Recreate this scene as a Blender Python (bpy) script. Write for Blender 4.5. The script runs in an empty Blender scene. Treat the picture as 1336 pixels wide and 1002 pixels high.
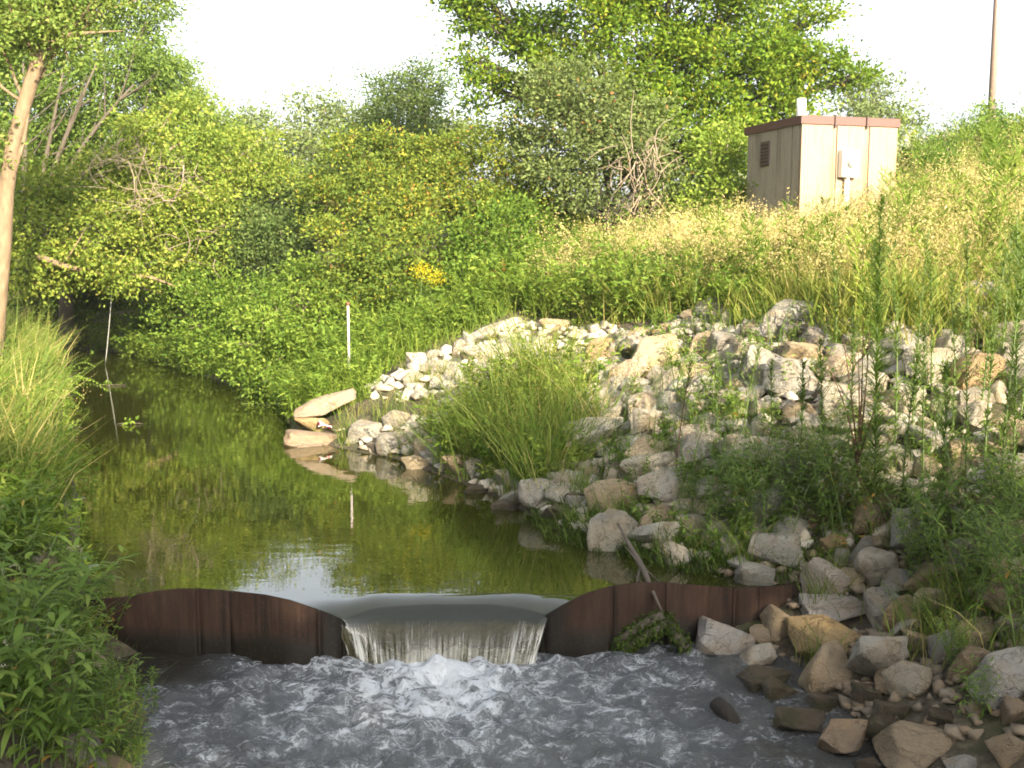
import bpy, bmesh, math, random
import numpy as np
from mathutils import Vector, Matrix, noise as mnoise

R = math.radians
random.seed(7)
rng = np.random.default_rng(7)
scene = bpy.context.scene
COL = scene.collection

# ------------------------------------------------------------------ camera
FPX, W0, H0 = 1400.0, 1336.0, 1002.0
CAM = np.array([0.0, 0.0, 3.0])
PITCH = R(6.97)
cam = bpy.data.cameras.new("camera")
cam.sensor_width = 36.0
cam.lens = FPX / W0 * 36.0
cam.clip_end = 2000
camo = bpy.data.objects.new("camera", cam)
camo.location = CAM
camo.rotation_euler = (R(90) - PITCH, 0, 0)
COL.objects.link(camo)
scene.camera = camo

# ------------------------------------------------------------------ world, sun, exposure
SUN_AZ, SUN_EL = 24.0, 21.0      # degrees to the right of straight behind the camera, elevation
S = Vector((math.sin(R(SUN_AZ)) * math.cos(R(SUN_EL)), -math.cos(R(SUN_AZ)) * math.cos(R(SUN_EL)), math.sin(R(SUN_EL))))
world = bpy.data.worlds.new("World")
scene.world = world
world.use_nodes = True
nt = world.node_tree
bg = nt.nodes['Background']
sky = nt.nodes.new('ShaderNodeTexSky')
sky.sky_type = 'NISHITA'
sky.sun_disc = False
sky.sun_elevation = R(SUN_EL)
sky.sun_rotation = math.atan2(S.x, S.y)
sky.air_density = 1.0
sky.dust_density = 4.0
sky.ozone_density = 1.0
hsv = nt.nodes.new('ShaderNodeHueSaturation')     # hazy, milky late-summer air
hsv.inputs['Saturation'].default_value = 0.3
nt.links.new(sky.outputs[0], hsv.inputs['Color'])
nt.links.new(hsv.outputs[0], bg.inputs[0])
bg.inputs[1].default_value = 0.125
sun = bpy.data.lights.new("sun", 'SUN')
sun.energy = 5.0
sun.angle = R(0.6)
sun.color = (1.0, 0.86, 0.64)
suno = bpy.data.objects.new("sun", sun)
suno.rotation_euler = S.to_track_quat('Z', 'Y').to_euler()
suno.location = (0, 0, 30)
COL.objects.link(suno)
vs = scene.view_settings
vs.view_transform = 'Standard'
vs.look = 'None'
vs.exposure = 1.92
vs.gamma = 1.0
vs.use_curve_mapping = False
scene.render.engine = 'CYCLES'
scene.cycles.max_bounces = 6
scene.cycles.transparent_max_bounces = 8
scene.cycles.use_denoising = True
scene.cycles.filter_width = 1.8
scene.cycles.caustics_reflective = False
scene.cycles.caustics_refractive = False

# ------------------------------------------------------------------ pixel -> direction
CP, SP = math.cos(PITCH), math.sin(PITCH)
def ray(px, py):
    xc, yc = (px - W0 / 2) / FPX, (H0 / 2 - py) / FPX
    d = np.array([xc, CP + yc * SP, -SP + yc * CP])
    return d / d[1]
def P(px, py, Y):
    return CAM + ray(px, py) * Y
def PZ(px, py, z):
    d = ray(px, py)
    return CAM + d * ((z - CAM[2]) / d[2])
def pix(p):
    p = np.atleast_2d(p) - CAM
    f = p[:, 1] * CP - p[:, 2] * SP
    u = p[:, 1] * SP + p[:, 2] * CP
    return W0 / 2 + FPX * p[:, 0] / f, H0 / 2 - FPX * u / f

# ------------------------------------------------------------------ terrain height
POOL_Z = -0.42
WEIR_Y = 9.0
RSH = np.array([(4.5, -60), (3.3, 4), (2.5, 7.3), (2.35, 8.4), (2.5, 9.0), (2.65, 9.4), (1.6, 10.0), (0.65, 11), (-0.26, 13.1),
                (-1.75, 15.5), (-3.45, 17.1), (-5, 22), (-7.5, 26), (-11.5, 32), (-22, 40), (-90, 62)], float)
LSH = np.array([(-2.0, -60), (-2.35, 6), (-2.7, 7.6), (-3.5, 8.9), (-4.2, 10.2), (-5.4, 13.1), (-6.5, 15.5), (-7.8, 18.2), (-10.7, 26),
                (-13, 30), (-20, 34), (-90, 50)], float)
def sdist(x, y, line, right):
    x = np.asarray(x, float); y = np.asarray(y, float)
    best = np.full(x.shape, 1e9)
    for a, b in zip(line[:-1], line[1:]):
        d = b - a
        t = np.clip(((x - a[0]) * d[0] + (y - a[1]) * d[1]) / (d @ d), 0, 1)
        best = np.minimum(best, np.hypot(x - a[0] - t * d[0], y - a[1] - t * d[1]))
    xs = np.interp(y, line[:, 1], line[:, 0])
    s = np.where(x > xs, 1.0, -1.0)
    return best * (s if right else -s)
def vnoise(x, y, s=1.0, seed=0.0):
    x = np.asarray(x, float) * s + seed * 1.37; y = np.asarray(y, float) * s - seed * 2.11
    return (np.sin(x * 1.7 + 1.3 * np.sin(y * 1.1 + seed)) + np.sin(y * 1.9 + 1.1 * np.sin(x * 1.3 - seed)) + np.sin((x + y) * 2.9 + seed * 3) * .5) / 2.5
def sstep(a, b, x):
    t = np.clip((x - a) / (b - a), 0, 1)
    return t * t * (3 - 2 * t)
def H(x, y):
    x = np.asarray(x, float); y = np.asarray(y, float)
    dr = sdist(x, y, RSH, True); dl = sdist(x, y, LSH, False)
    zw = POOL_Z * (1 - sstep(8.8, 9.2, y))
    zr = np.interp(dr, [0, .5, 3.8, 5, 10.5, 20, 32, 300], [0, .2, 1.85, 2.25, 3.3, 5.4, 6.0, 6.5])
    zl = np.interp(dl, [0, .4, 2, 5, 15, 300], [0, .25, 1.05, 1.7, 2.2, 4])
    n = vnoise(x, y, 2.3, 1) * .05 + vnoise(x, y, .7, 2) * .06
    edge = np.clip(np.maximum(dr, dl), 0, 1)
    zc = zw - np.minimum(.95, .5 * np.minimum(-dr, -dl) + .02)
    fade = 1 - .0 * dr
    return np.where(dr > 0, zw * np.clip(1 - dr / 5, 0, 1) + zr + n * edge, np.where(dl > 0, zw * np.clip(1 - dl / 5, 0, 1) + zl + n * edge, zc))
def h1(x, y):
    return float(H(np.array([x]), np.array([y]))[0])
_YS = np.linspace(4.5, 70, 2600)
def G(px, py):
    d = ray(px, py)
    pts = CAM + d * _YS[:, None]
    z = np.maximum(H(pts[:, 0], pts[:, 1]), np.where(_YS > WEIR_Y, -0.02, POOL_Z - .02))
    hit = np.nonzero(pts[:, 2] <= z)[0]
    i = hit[0] if len(hit) else len(_YS) - 1
    return pts[i]

# ------------------------------------------------------------------ mesh helpers
def mesh(name, V, F, rnd=None, smooth=False):
    V = np.asarray(V, np.float32); me = bpy.data.meshes.new(name)
    F = np.asarray(F, np.int32); n, k = F.shape
    me.vertices.add(len(V)); me.vertices.foreach_set('co', V.ravel())
    me.loops.add(n * k); me.loops.foreach_set('vertex_index', F.ravel())
    me.polygons.add(n)
    me.polygons.foreach_set('loop_start', np.arange(0, n * k, k, dtype=np.int32))
    if smooth: me.polygons.foreach_set('use_smooth', np.ones(n, bool))
    if rnd is not None:
        a = me.attributes.new('rnd', 'FLOAT', 'FACE'); a.data.foreach_set('value', np.asarray(rnd, np.float32))
    me.update(calc_edges=True)
    return me
def obj(name, me, mat=None, parent=None):
    o = bpy.data.objects.new(name, me)
    COL.objects.link(o)
    if mat is not None and me is not None and not me.materials: me.materials.append(mat)
    if parent is not None: o.parent = parent
    return o
def tag(o, label=None, cat=None, group=None, kind=None):
    for k, v in (('label', label), ('category', cat), ('group', group), ('kind', kind)):
        if v: o[k] = v
    return o
def thing(name, label, cat, loc=(0, 0, 0), rz=0.0, group=None):
    o = bpy.data.objects.new(name, None); COL.objects.link(o)
    o.empty_display_size = .2
    o.location = loc; o.rotation_euler = (0, 0, rz)
    return tag(o, label, cat, group)
class Soup:
    """collects quads (numpy) for one mesh"""
    def __init__(s): s.V = []; s.F = []; s.R = []; s.n = 0
    def add(s, V, F, r=None):
        V = np.asarray(V, float).reshape(-1, 3); F = np.asarray(F, int).reshape(-1, 4)
        s.V.append(V); s.F.append(F + s.n); s.n += len(V)
        s.R.append(np.full(len(F), .5) if r is None else (np.full(len(F), float(r)) if np.isscalar(r) else np.asarray(r, float)))
        return s
    def arrays(s): return np.concatenate(s.V), np.concatenate(s.F), np.concatenate(s.R)
    def build(s, name, mat, parent=None, origin=None, smooth=False):
        V, F, r = s.arrays()
        if origin is not None: V = V - np.asarray(origin)
        return obj(name, mesh(name, V, F, r, smooth), mat, parent)
def unit(v):
    return v / np.maximum(np.linalg.norm(v, axis=-1, keepdims=True), 1e-9)
def tube(pts, rad, sides=6, cap=True):
    pts = np.asarray(pts, float); n = len(pts)
    rad = np.broadcast_to(np.asarray(rad, float), (n,))
    T = unit(np.gradient(pts, axis=0))
    ref = np.array([0, 0, 1.]) if abs(T[0][2]) < .9 else np.array([1., 0, 0])
    A = np.zeros_like(pts); a = ref
    for i in range(n):
        a = a - T[i] * (a @ T[i]); a = a / (np.linalg.norm(a) + 1e-9); A[i] = a
    B = np.cross(T, A)
    th = np.linspace(0, 2 * np.pi, sides, endpoint=False)
    V = pts[:, None] + rad[:, None, None] * (A[:, None] * np.cos(th)[None, :, None] + B[:, None] * np.sin(th)[None, :, None])
    F = []
    for i in range(n - 1):
        for j in range(sides):
            k = (j + 1) % sides
            F.append((i * sides + j, i * sides + k, (i + 1) * sides + k, (i + 1) * sides + j))
    V = V.reshape(-1, 3)
    if cap:
        c0, c1 = len(V), len(V) + 1
        V = np.vstack([V, pts[:1], pts[-1:]])
        for j in range(0, sides, 2):
            F.append((c0, (j + 2) % sides, (j + 1) % sides, j))
            o = (n - 1) * sides
            F.append((c1, o + j, o + (j + 1) % sides, o + (j + 2) % sides))
    return V, np.array(F)
def bezier(p0, p1, p2, n=8):
    t = np.linspace(0, 1, n)[:, None]
    return (1 - t) ** 2 * np.asarray(p0) + 2 * t * (1 - t) * np.asarray(p1) + t ** 2 * np.asarray(p2)
def box(c, s, rz=0.0):
    c = np.asarray(c, float); s = np.asarray(s, float) / 2
    V = np.array([[x, y, z] for x in (-1, 1) for y in (-1, 1) for z in (-1, 1)], float) * s
    cr, sr = math.cos(rz), math.sin(rz)
    V = V @ np.array([[cr, sr, 0], [-sr, cr, 0], [0, 0, 1]]) + c
    return V, np.array([(0, 1, 3, 2), (4, 6, 7, 5), (0, 4, 5, 1), (2, 3, 7, 6), (0, 2, 6, 4), (1, 5, 7, 3)])
def bevel_box(name, c, s, mat, parent, b=.008, rz=0.0):
    bm = bmesh.new()
    V, F = box((0, 0, 0), s)
    vs_ = [bm.verts.new(v) for v in V]
    for f in F: bm.faces.new([vs_[i] for i in f])
    bmesh.ops.recalc_face_normals(bm, faces=bm.faces)
    bmesh.ops.bevel(bm, geom=list(bm.edges), offset=b, segments=2, affect='EDGES', profile=.6)
    me = bpy.data.meshes.new(name); bm.to_mesh(me); bm.free()
    o = obj(name, me, mat, parent); o.location = c; o.rotation_euler = (0, 0, rz)
    return o
def tile(protos, pos, rz, scale, tilt=None, jit=None):
    """scatter quad prototypes (V,F,R) -> arrays"""
    s = Soup()
    idx = rng.integers(0, len(protos), len(pos))
    for k, (V, F, r) in enumerate(protos):
        m = np.nonzero(idx == k)[0]
        if not len(m): continue
        c, sn = np.cos(rz[m]), np.sin(rz[m])
        sc = scale[m]
        X = V[None, :, 0] * c[:, None] - V[None, :, 1] * sn[:, None]
        Y = V[None, :, 0] * sn[:, None] + V[None, :, 1] * c[:, None]
        Z = np.broadcast_to(V[None, :, 2], X.shape)
        A = np.stack([X, Y, Z], -1) * sc[:, None, None]
        if tilt is not None:
            A = A + tilt[m][:, None, :] * (A[:, :, 2:3])
        A = A + pos[m][:, None, :]
        FF = F[None] + (np.arange(len(m)) * len(V))[:, None, None]
        rr = np.broadcast_to(r[None], (len(m), len(F)))
        if jit is not None: rr = np.clip(rr + jit[m][:, None], 0, 1)
        s.add(A.reshape(-1, 3), FF.reshape(-1, 4), rr.ravel())
    return s

# ------------------------------------------------------------------ materials
def new_mat(name):
    m = bpy.data.materials.new(name); m.use_nodes = True
    t = m.node_tree
    return m, t, t.nodes['Principled BSDF'], t.nodes['Material Output']
def N(t, ty, **kw):
    n = t.nodes.new(ty)
    for k, v in kw.items():
        if k in n.inputs: n.inputs[k].default_value = v
        else: setattr(n, k, v)
    return n
def ramp(t, fac, stops):
    r = t.nodes.new('ShaderNodeValToRGB')
    e = r.color_ramp.elements
    while len(e) < len(stops): e.new(.5)
    for el, (p, c) in zip(e, stops):
        el.position = p; el.color = (*c, 1) if len(c) == 3 else c
    t.links.new(fac, r.inputs[0])
    return r
def mixc(t, fac, a, b, blend='MIX'):
    m = t.nodes.new('ShaderNodeMix'); m.data_type = 'RGBA'; m.blend_type = blend
    for i, v in ((0, fac), (6, a), (7, b)):
        if hasattr(v, 'is_linked'): t.links.new(v, m.inputs[i])
        else: m.inputs[i].default_value = v if i == 0 else (*v, 1)
    return m.outputs[2]
def math_(t, op, a, b=None, clamp=False):
    m = t.nodes.new('ShaderNodeMath'); m.operation = op; m.use_clamp = clamp
    for i, v in ((0, a), (1, b)):
        if v is None: continue
        if hasattr(v, 'is_linked'): t.links.new(v, m.inputs[i])
        else: m.inputs[i].default_value = v
    return m.outputs[0]
def coords(t, kind='Object', scale=(1, 1, 1)):
    c = t.nodes.new('ShaderNodeTexCoord'); mp = t.nodes.new('ShaderNodeMapping')
    mp.inputs['Scale'].default_value = scale
    t.links.new(c.outputs[kind], mp.inputs[0])
    return mp.outputs[0]
def noise(t, vec, scale, detail=4, rough=.55, dist=0.0):
    n = N(t, 'ShaderNodeTexNoise', Scale=scale, Detail=detail, Roughness=rough, Distortion=dist)
    t.links.new(vec, n.inputs['Vector'])
    return n.outputs['Fac']
def bump(t, h, strength, dist, bsdf):
    b = N(t, 'ShaderNodeBump', Strength=strength, Distance=dist)
    t.links.new(h, b.inputs['Height']); t.links.new(b.outputs[0], bsdf.inputs['Normal'])
    return b

def leaf_mat(name, stops, trans=.42, rough=.6, spec=.12, tboost=(1.25, 1.25, .7)):
    m, t, b, out = new_mat(name)
    at = N(t, 'ShaderNodeAttribute', attribute_name='rnd')
    r = ramp(t, at.outputs['Fac'], stops)
    t.links.new(r.outputs[0], b.inputs['Base Color'])
    b.inputs['Roughness'].default_value = rough
    b.inputs['Specular IOR Level'].default_value = spec
    tr = N(t, 'ShaderNodeBsdfTranslucent')
    c2 = mixc(t, 1.0, r.outputs[0], tboost, 'MULTIPLY')
    t.links.new(c2, tr.inputs[0])
    mx = N(t, 'ShaderNodeMixShader'); mx.inputs[0].default_value = trans
    t.links.new(b.outputs[0], mx.inputs[1]); t.links.new(tr.outputs[0], mx.inputs[2])
    t.links.new(mx.outputs[0], out.inputs[0])
    return m
L = {}
L['willow'] = leaf_mat('leaf_willow', [(0, (0.077, 0.133, 0.025)), (.5, (0.140, 0.211, 0.041)), (1, (0.239, 0.280, 0.069))])
L['boxelder'] = leaf_mat('leaf_boxelder', [(0, (0.084, 0.146, 0.025)), (.5, (0.185, 0.252, 0.040)), (.85, (0.291, 0.319, 0.056)), (1, (0.370, 0.347, 0.084))])
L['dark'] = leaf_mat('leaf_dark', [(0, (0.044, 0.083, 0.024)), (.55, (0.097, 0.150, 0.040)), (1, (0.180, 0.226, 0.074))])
L['far'] = leaf_mat('leaf_far_haze_paled', [(0, (0.099, 0.143, 0.050)), (.5, (0.154, 0.204, 0.077)), (1, (0.231, 0.264, 0.110))])  # paler greens: fading by distance haze is put into the leaf colour
L['mixed'] = leaf_mat('leaf_mixed', [(0, (0.063, 0.115, 0.021)), (.5, (0.149, 0.207, 0.034)), (.82, (0.253, 0.270, 0.040)), (.95, (0.391, 0.310, 0.040)), (1, (0.345, 0.196, 0.057))])
L['bigtree'] = leaf_mat('leaf_big_tree', [(0, (0.052, 0.105, 0.012)), (.5, (0.127, 0.208, 0.020)), (.9, (0.253, 0.297, 0.030)), (1, (0.356, 0.297, 0.045))])
L['vine'] = leaf_mat('leaf_vine', [(0, (0.072, 0.105, 0.033)), (.45, (0.143, 0.187, 0.061)), (.85, (0.220, 0.259, 0.094)), (.94, (0.275, 0.187, 0.066)), (1, (0.297, 0.143, 0.061))])
L['fresh'] = leaf_mat('leaf_fresh', [(0, (0.062, 0.125, 0.019)), (.5, (0.138, 0.213, 0.031)), (1, (0.250, 0.312, 0.056))])
L['weed'] = leaf_mat('leaf_weed', [(0, (0.067, 0.123, 0.025)), (.5, (0.134, 0.213, 0.040)), (.9, (0.224, 0.291, 0.067)), (.98, (0.358, 0.325, 0.090)), (1, (0.381, 0.224, 0.056))])
L['grass'] = leaf_mat('blade_grass', [(0, (0.066, 0.121, 0.022)), (.5, (0.132, 0.204, 0.039)), (.85, (0.220, 0.275, 0.066)), (1, (0.396, 0.341, 0.143))])
L['meadow'] = leaf_mat('blade_meadow', [(0, (.11, .17, .03)), (.45, (.21, .25, .05)), (.75, (.34, .32, .09)), (1, (.46, .38, .17))])
L['dry'] = leaf_mat('dry_stalk', [(0, (.22, .25, .07)), (.35, (.36, .33, .12)), (.7, (.48, .41, .19)), (1, (.52, .38, .21))], trans=.3)
L['rust'] = leaf_mat('rust_stalk', [(0, (.14, .03, .015)), (1, (.30, .07, .03))], trans=.2)
L['gold'] = leaf_mat('goldenrod_bloom', [(0, (.36, .30, .012)), (1, (.5, .42, .02))], trans=.2)
L['white'] = leaf_mat('pale_bloom', [(0, (.20, .22, .12)), (1, (.42, .40, .30))], trans=.2)
L['moss'] = leaf_mat('moss_fibre', [(0, (.025, .045, .008)), (.6, (.06, .09, .015)), (1, (.10, .15, .03))], trans=.1)
L['frond'] = leaf_mat('leaf_frond', [(0, (0.084, 0.156, 0.024)), (1, (0.240, 0.324, 0.048))])

def bark_mat(name, c0, c1, sc=8, streak=.25):
    m, t, b, out = new_mat(name)
    v = coords(t, 'Object', (1, 1, streak))
    n = noise(t, v, sc, 6, .65)
    n2 = noise(t, coords(t, 'Object'), 2.2, 3)
    r = ramp(t, n, [(.3, c0), (.7, c1)])
    c = mixc(t, n2, r.outputs[0], tuple(x * .75 for x in c1))
    t.links.new(c, b.inputs['Base Color']); b.inputs['Roughness'].default_value = .9
    bump(t, n, .7, .03, b)
    return m
BARK_TAN = bark_mat('bark_tan', (.07, .045, .024), (.24, .17, .10), 14, .3)
BARK_DARK = bark_mat('bark_dark', (.035, .028, .02), (.10, .08, .055))
BARK_GREY = bark_mat('bark_grey', (.12, .09, .06), (.30, .24, .17), 14)
STEM_GREEN, t, b, _ = new_mat('stem_green'); b.inputs['Base Color'].default_value = (.10, .15, .04, 1); b.inputs['Roughness'].default_value = .7
STEM_BROWN, t, b, _ = new_mat('stem_brown'); b.inputs['Base Color'].default_value = (.10, .05, .03, 1); b.inputs['Roughness'].default_value = .8
STEM_DRY, t, b, _ = new_mat('stem_dry'); b.inputs['Base Color'].default_value = (.33, .24, .12, 1); b.inputs['Roughness'].default_value = .8

def rock_mat(name, wet=False):
    m, t, b, out = new_mat(name)
    oi = N(t, 'ShaderNodeObjectInfo')
    v = coords(t, 'Object')
    off = t.nodes.new('ShaderNodeVectorMath'); off.operation = 'ADD'
    rv = N(t, 'ShaderNodeCombineXYZ')
    ro = math_(t, 'MULTIPLY', oi.outputs['Random'], 40.0)
    for i in range(3): t.links.new(ro, rv.inputs[i])
    t.links.new(v, off.inputs[0]); t.links.new(rv.outputs[0], off.inputs[1])
    vec = off.outputs[0]
    n1 = noise(t, vec, 1.6, 5, .6, .4)
    n2 = noise(t, vec, 7, 8, .7)
    n3 = noise(t, vec, 28, 4, .6)
    base = oi.outputs['Color']
    c = mixc(t, math_(t, 'MULTIPLY', ramp(t, n1, [(.45, (0, 0, 0)), (.68, (1, 1, 1))]).outputs[0], .5), base, (.46, .31, .15))   # ochre stain
    c = mixc(t, ramp(t, n2, [(.32, (.68, .68, .68)), (.52, (1, 1, 1))]).outputs[0], (.15, .13, .105), c)
    c = mixc(t, math_(t, 'MULTIPLY', ramp(t, n3, [(.55, (0, 0, 0)), (.75, (1, 1, 1))]).outputs[0], .35), c, (.62, .58, .5))
    vc = N(t, 'ShaderNodeTexVoronoi', Scale=1.5, feature='DISTANCE_TO_EDGE')
    wv_ = t.nodes.new('ShaderNodeVectorMath'); wv_.operation = 'ADD'
    nw = N(t, 'ShaderNodeTexNoise', Scale=3.0, Detail=4.0); t.links.new(vec, nw.inputs['Vector'])
    t.links.new(vec, wv_.inputs[0]); t.links.new(nw.outputs['Color'], wv_.inputs[1]); t.links.new(wv_.outputs[0], vc.inputs['Vector'])
    crack = math_(t, 'SUBTRACT', 1.0, math_(t, 'MULTIPLY', vc.outputs['Distance'], 28.0), True)
    c = mixc(t, math_(t, 'MULTIPLY', crack, .28), c, (.09, .075, .055))
    if wet:
        c = mixc(t, 1.0, c, (.34, .31, .26), 'MULTIPLY')
        c = mixc(t, math_(t, 'MULTIPLY', ramp(t, n1, [(.5, (0, 0, 0)), (.6, (1, 1, 1))]).outputs[0], .6), c, (.03, .045, .012))
    t.links.new(c, b.inputs['Base Color'])
    b.inputs['Roughness'].default_value = .3 if wet else .92
    if not wet: b.inputs['Specular IOR Level'].default_value = .2
    hh = math_(t, 'ADD', math_(t, 'ADD', n2, math_(t, 'MULTIPLY', n3, .35)), math_(t, 'MULTIPLY', crack, -.35))
    bump(t, hh, 1.0, .09, b)
    return m
ROCK, WETROCK = rock_mat('limestone'), rock_mat('wet_stone', True)

GROUND, t, b, _ = new_mat('soil')
v = coords(t, 'Object')
n1 = noise(t, v, 1.1, 5); n2 = noise(t, v, 14, 6, .7)
c = ramp(t, n2, [(.3, (.035, .028, .018)), (.55, (.10, .08, .05)), (.75, (.2, .17, .12))]).outputs[0]
c = mixc(t, ramp(t, n1, [(.52, (0, 0, 0)), (.68, (1, 1, 1))]).outputs[0], c, (.05, .055, .018))
t.links.new(c, b.inputs['Base Color']); b.inputs['Roughness'].default_value = 1
bump(t, n2, .8, .08, b)

def water_mat():
    m, t, b, out = new_mat('creek_water')
    v = coords(t, 'Object', (1, 1, 1))
    v2 = coords(t, 'Object', (1.0, 2.4, 1))
    n1 = noise(t, v2, 2.2, 3, .5, .3); n2 = noise(t, v, 9, 2, .5); n3 = noise(t, v, .35, 2)
    big = noise(t, v, .5, 3)
    c = mixc(t, big, (.016, .019, .004), (.032, .034, .006))
    t.links.new(c, b.inputs['Base Color'])
    b.inputs['Roughness'].default_value = .015
    b.inputs['IOR'].default_value = 1.95
    h = math_(t, 'ADD', n1, math_(t, 'MULTIPLY', n2, .18))
    st = math_(t, 'MULTIPLY', ramp(t, n3, [(.35, (.35, .35, .35)), (.65, (1, 1, 1))]).outputs[0], .045)
    bp = bump(t, h, .1, .05, b); t.links.new(st, bp.inputs['Strength'])
    return m
WATER = water_mat()

def pool_mat():
    m, t, b, out = new_mat('churning_water')
    at = N(t, 'ShaderNodeAttribute', attribute_name='foam')
    v = coords(t, 'Object', (1, 1.0, 1))
    # streaks run downstream, warped
    w = noise(t, v, 3.2, 3)
    vm = t.nodes.new('ShaderNodeVectorMath'); vm.operation = 'ADD'
    nv = N(t, 'ShaderNodeTexNoise', Scale=5.0, Detail=3.0)
    t.links.new(v, nv.inputs['Vector'])
    sc = t.nodes.new('ShaderNodeVectorMath'); sc.operation = 'SCALE'; sc.inputs['Scale'].default_value = .30
    t.links.new(nv.outputs['Color'], sc.inputs[0])
    t.links.new(v, vm.inputs[0]); t.links.new(sc.outputs[0], vm.inputs[1])
    patch = noise(t, vm.outputs[0], 4.5, 8, .68)
    r1 = noise(t, vm.outputs[0], 8, 3, .55); r2 = noise(t, v, 60, 3, .6)
    def ridge(n_, k): return math_(t, 'SUBTRACT', 1.0, math_(t, 'MULTIPLY', math_(t, 'ABSOLUTE', math_(t, 'SUBTRACT', n_, .5)), k), True)
    f = math_(t, 'ADD', math_(t, 'MULTIPLY', ridge(r1, 10.0), .17), math_(t, 'MULTIPLY', r2, .30))
    f = math_(t, 'ADD', f, math_(t, 'MULTIPLY', patch, 1.15))
    f = math_(t, 'ADD', f, at.outputs['Fac'])
    foam = ramp(t, f, [(.72, (0, 0, 0)), (.86, (.22, .22, .22)), (1.0, (.85, .85, .85))])
    fa = foam.outputs[0]
    aer = ramp(t, math_(t, 'ADD', at.outputs['Fac'], .5), [(.30, (0, 0, 0)), (.48, (1, 1, 1))]).outputs[0]
    c = mixc(t, fa, mixc(t, aer, (.022, .019, .013), (.095, .103, .110)), (.66, .69, .72))
    t.links.new(c, b.inputs['Base Color'])
    t.links.new(math_(t, 'ADD', math_(t, 'MULTIPLY', fa, .7), .04), b.inputs['Roughness'])
    b.inputs['IOR'].default_value = 1.5
    h = math_(t, 'ADD', noise(t, vm.outputs[0], 30, 5, .65), math_(t, 'MULTIPLY', fa, .5))
    bump(t, h, .9, .03, b)
    return m
POOLM = pool_mat()

def nappe_mat():
    m, t, b, out = new_mat('falling_water')
    at = N(t, 'ShaderNodeAttribute', attribute_name='fall')      # 0 at the lip, 1 at the foot
    fl = N(t, 'ShaderNodeAttribute', attribute_name='flow')
    def fmap(sx, sy):
        mp = t.nodes.new('ShaderNodeMapping'); mp.inputs['Scale'].default_value = (sx, sy, 1); t.links.new(fl.outputs['Vector'], mp.inputs[0]); return mp.outputs[0]
    n = noise(t, fmap(7, .7), 1.0, 6, .65, .4)
    n2 = noise(t, fmap(60, 2.2), 1.0, 4, .65)
    ft = ramp(t, at.outputs['Fac'], [(.40, (0, 0, 0)), (.75, (.55, .55, .55)), (1, (1, 1, 1))]).outputs[0]
    clear = ramp(t, at.outputs['Fac'], [(.42, (0, 0, 0)), (.66, (1, 1, 1))]).outputs[0]
    sxf = N(t, 'ShaderNodeSeparateXYZ'); t.links.new(fl.outputs['Vector'], sxf.inputs[0])
    eg = math_(t, 'MULTIPLY', math_(t, 'POWER', math_(t, 'ABSOLUTE', sxf.outputs[0]), 2.5), .09)
    wm = math_(t, 'ADD', math_(t, 'ADD', math_(t, 'MULTIPLY', n, .6), math_(t, 'MULTIPLY', n2, .45)), math_(t, 'SUBTRACT', eg, .03))
    wm = math_(t, 'MULTIPLY', ramp(t, wm, [(.545, (0, 0, 0)), (.66, (.85, .85, .85))]).outputs[0], ft)
    b.inputs['Base Color'].default_value = (.66, .66, .62, 1); b.inputs['Roughness'].default_value = .35
    gl = N(t, 'ShaderNodeBsdfGlossy', Roughness=.06); tr = N(t, 'ShaderNodeBsdfTransparent'); tr.inputs[0].default_value = (.80, .80, .68, 1)
    body = N(t, 'ShaderNodeBsdfDiffuse'); t.links.new(mixc(t, clear, (.03, .033, .024), (.12, .10, .038)), body.inputs[0])
    mb = N(t, 'ShaderNodeMixShader'); t.links.new(math_(t, 'SUBTRACT', .95, math_(t, 'MULTIPLY', clear, .62)), mb.inputs[0])
    t.links.new(tr.outputs[0], mb.inputs[1]); t.links.new(body.outputs[0], mb.inputs[2])
    fr = N(t, 'ShaderNodeFresnel', IOR=1.6)
    bp = N(t, 'ShaderNodeBump', Strength=.25, Distance=.02)
    hb = math_(t, 'MULTIPLY', math_(t, 'ADD', n, n2), clear)
    t.links.new(hb, bp.inputs['Height'])
    for x in (gl, fr, b): t.links.new(bp.outputs[0], x.inputs['Normal'])
    m1 = N(t, 'ShaderNodeMixShader'); t.links.new(fr.outputs[0], m1.inputs[0])
    t.links.new(mb.outputs[0], m1.inputs[1]); t.links.new(gl.outputs[0], m1.inputs[2])
    m2 = N(t, 'ShaderNodeMixShader'); t.links.new(wm, m2.inputs[0])
    t.links.new(m1.outputs[0], m2.inputs[1]); t.links.new(b.outputs[0], m2.inputs[2])
    t.links.new(m2.outputs[0], out.inputs[0])
    return m
NAPPE = nappe_mat()

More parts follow.
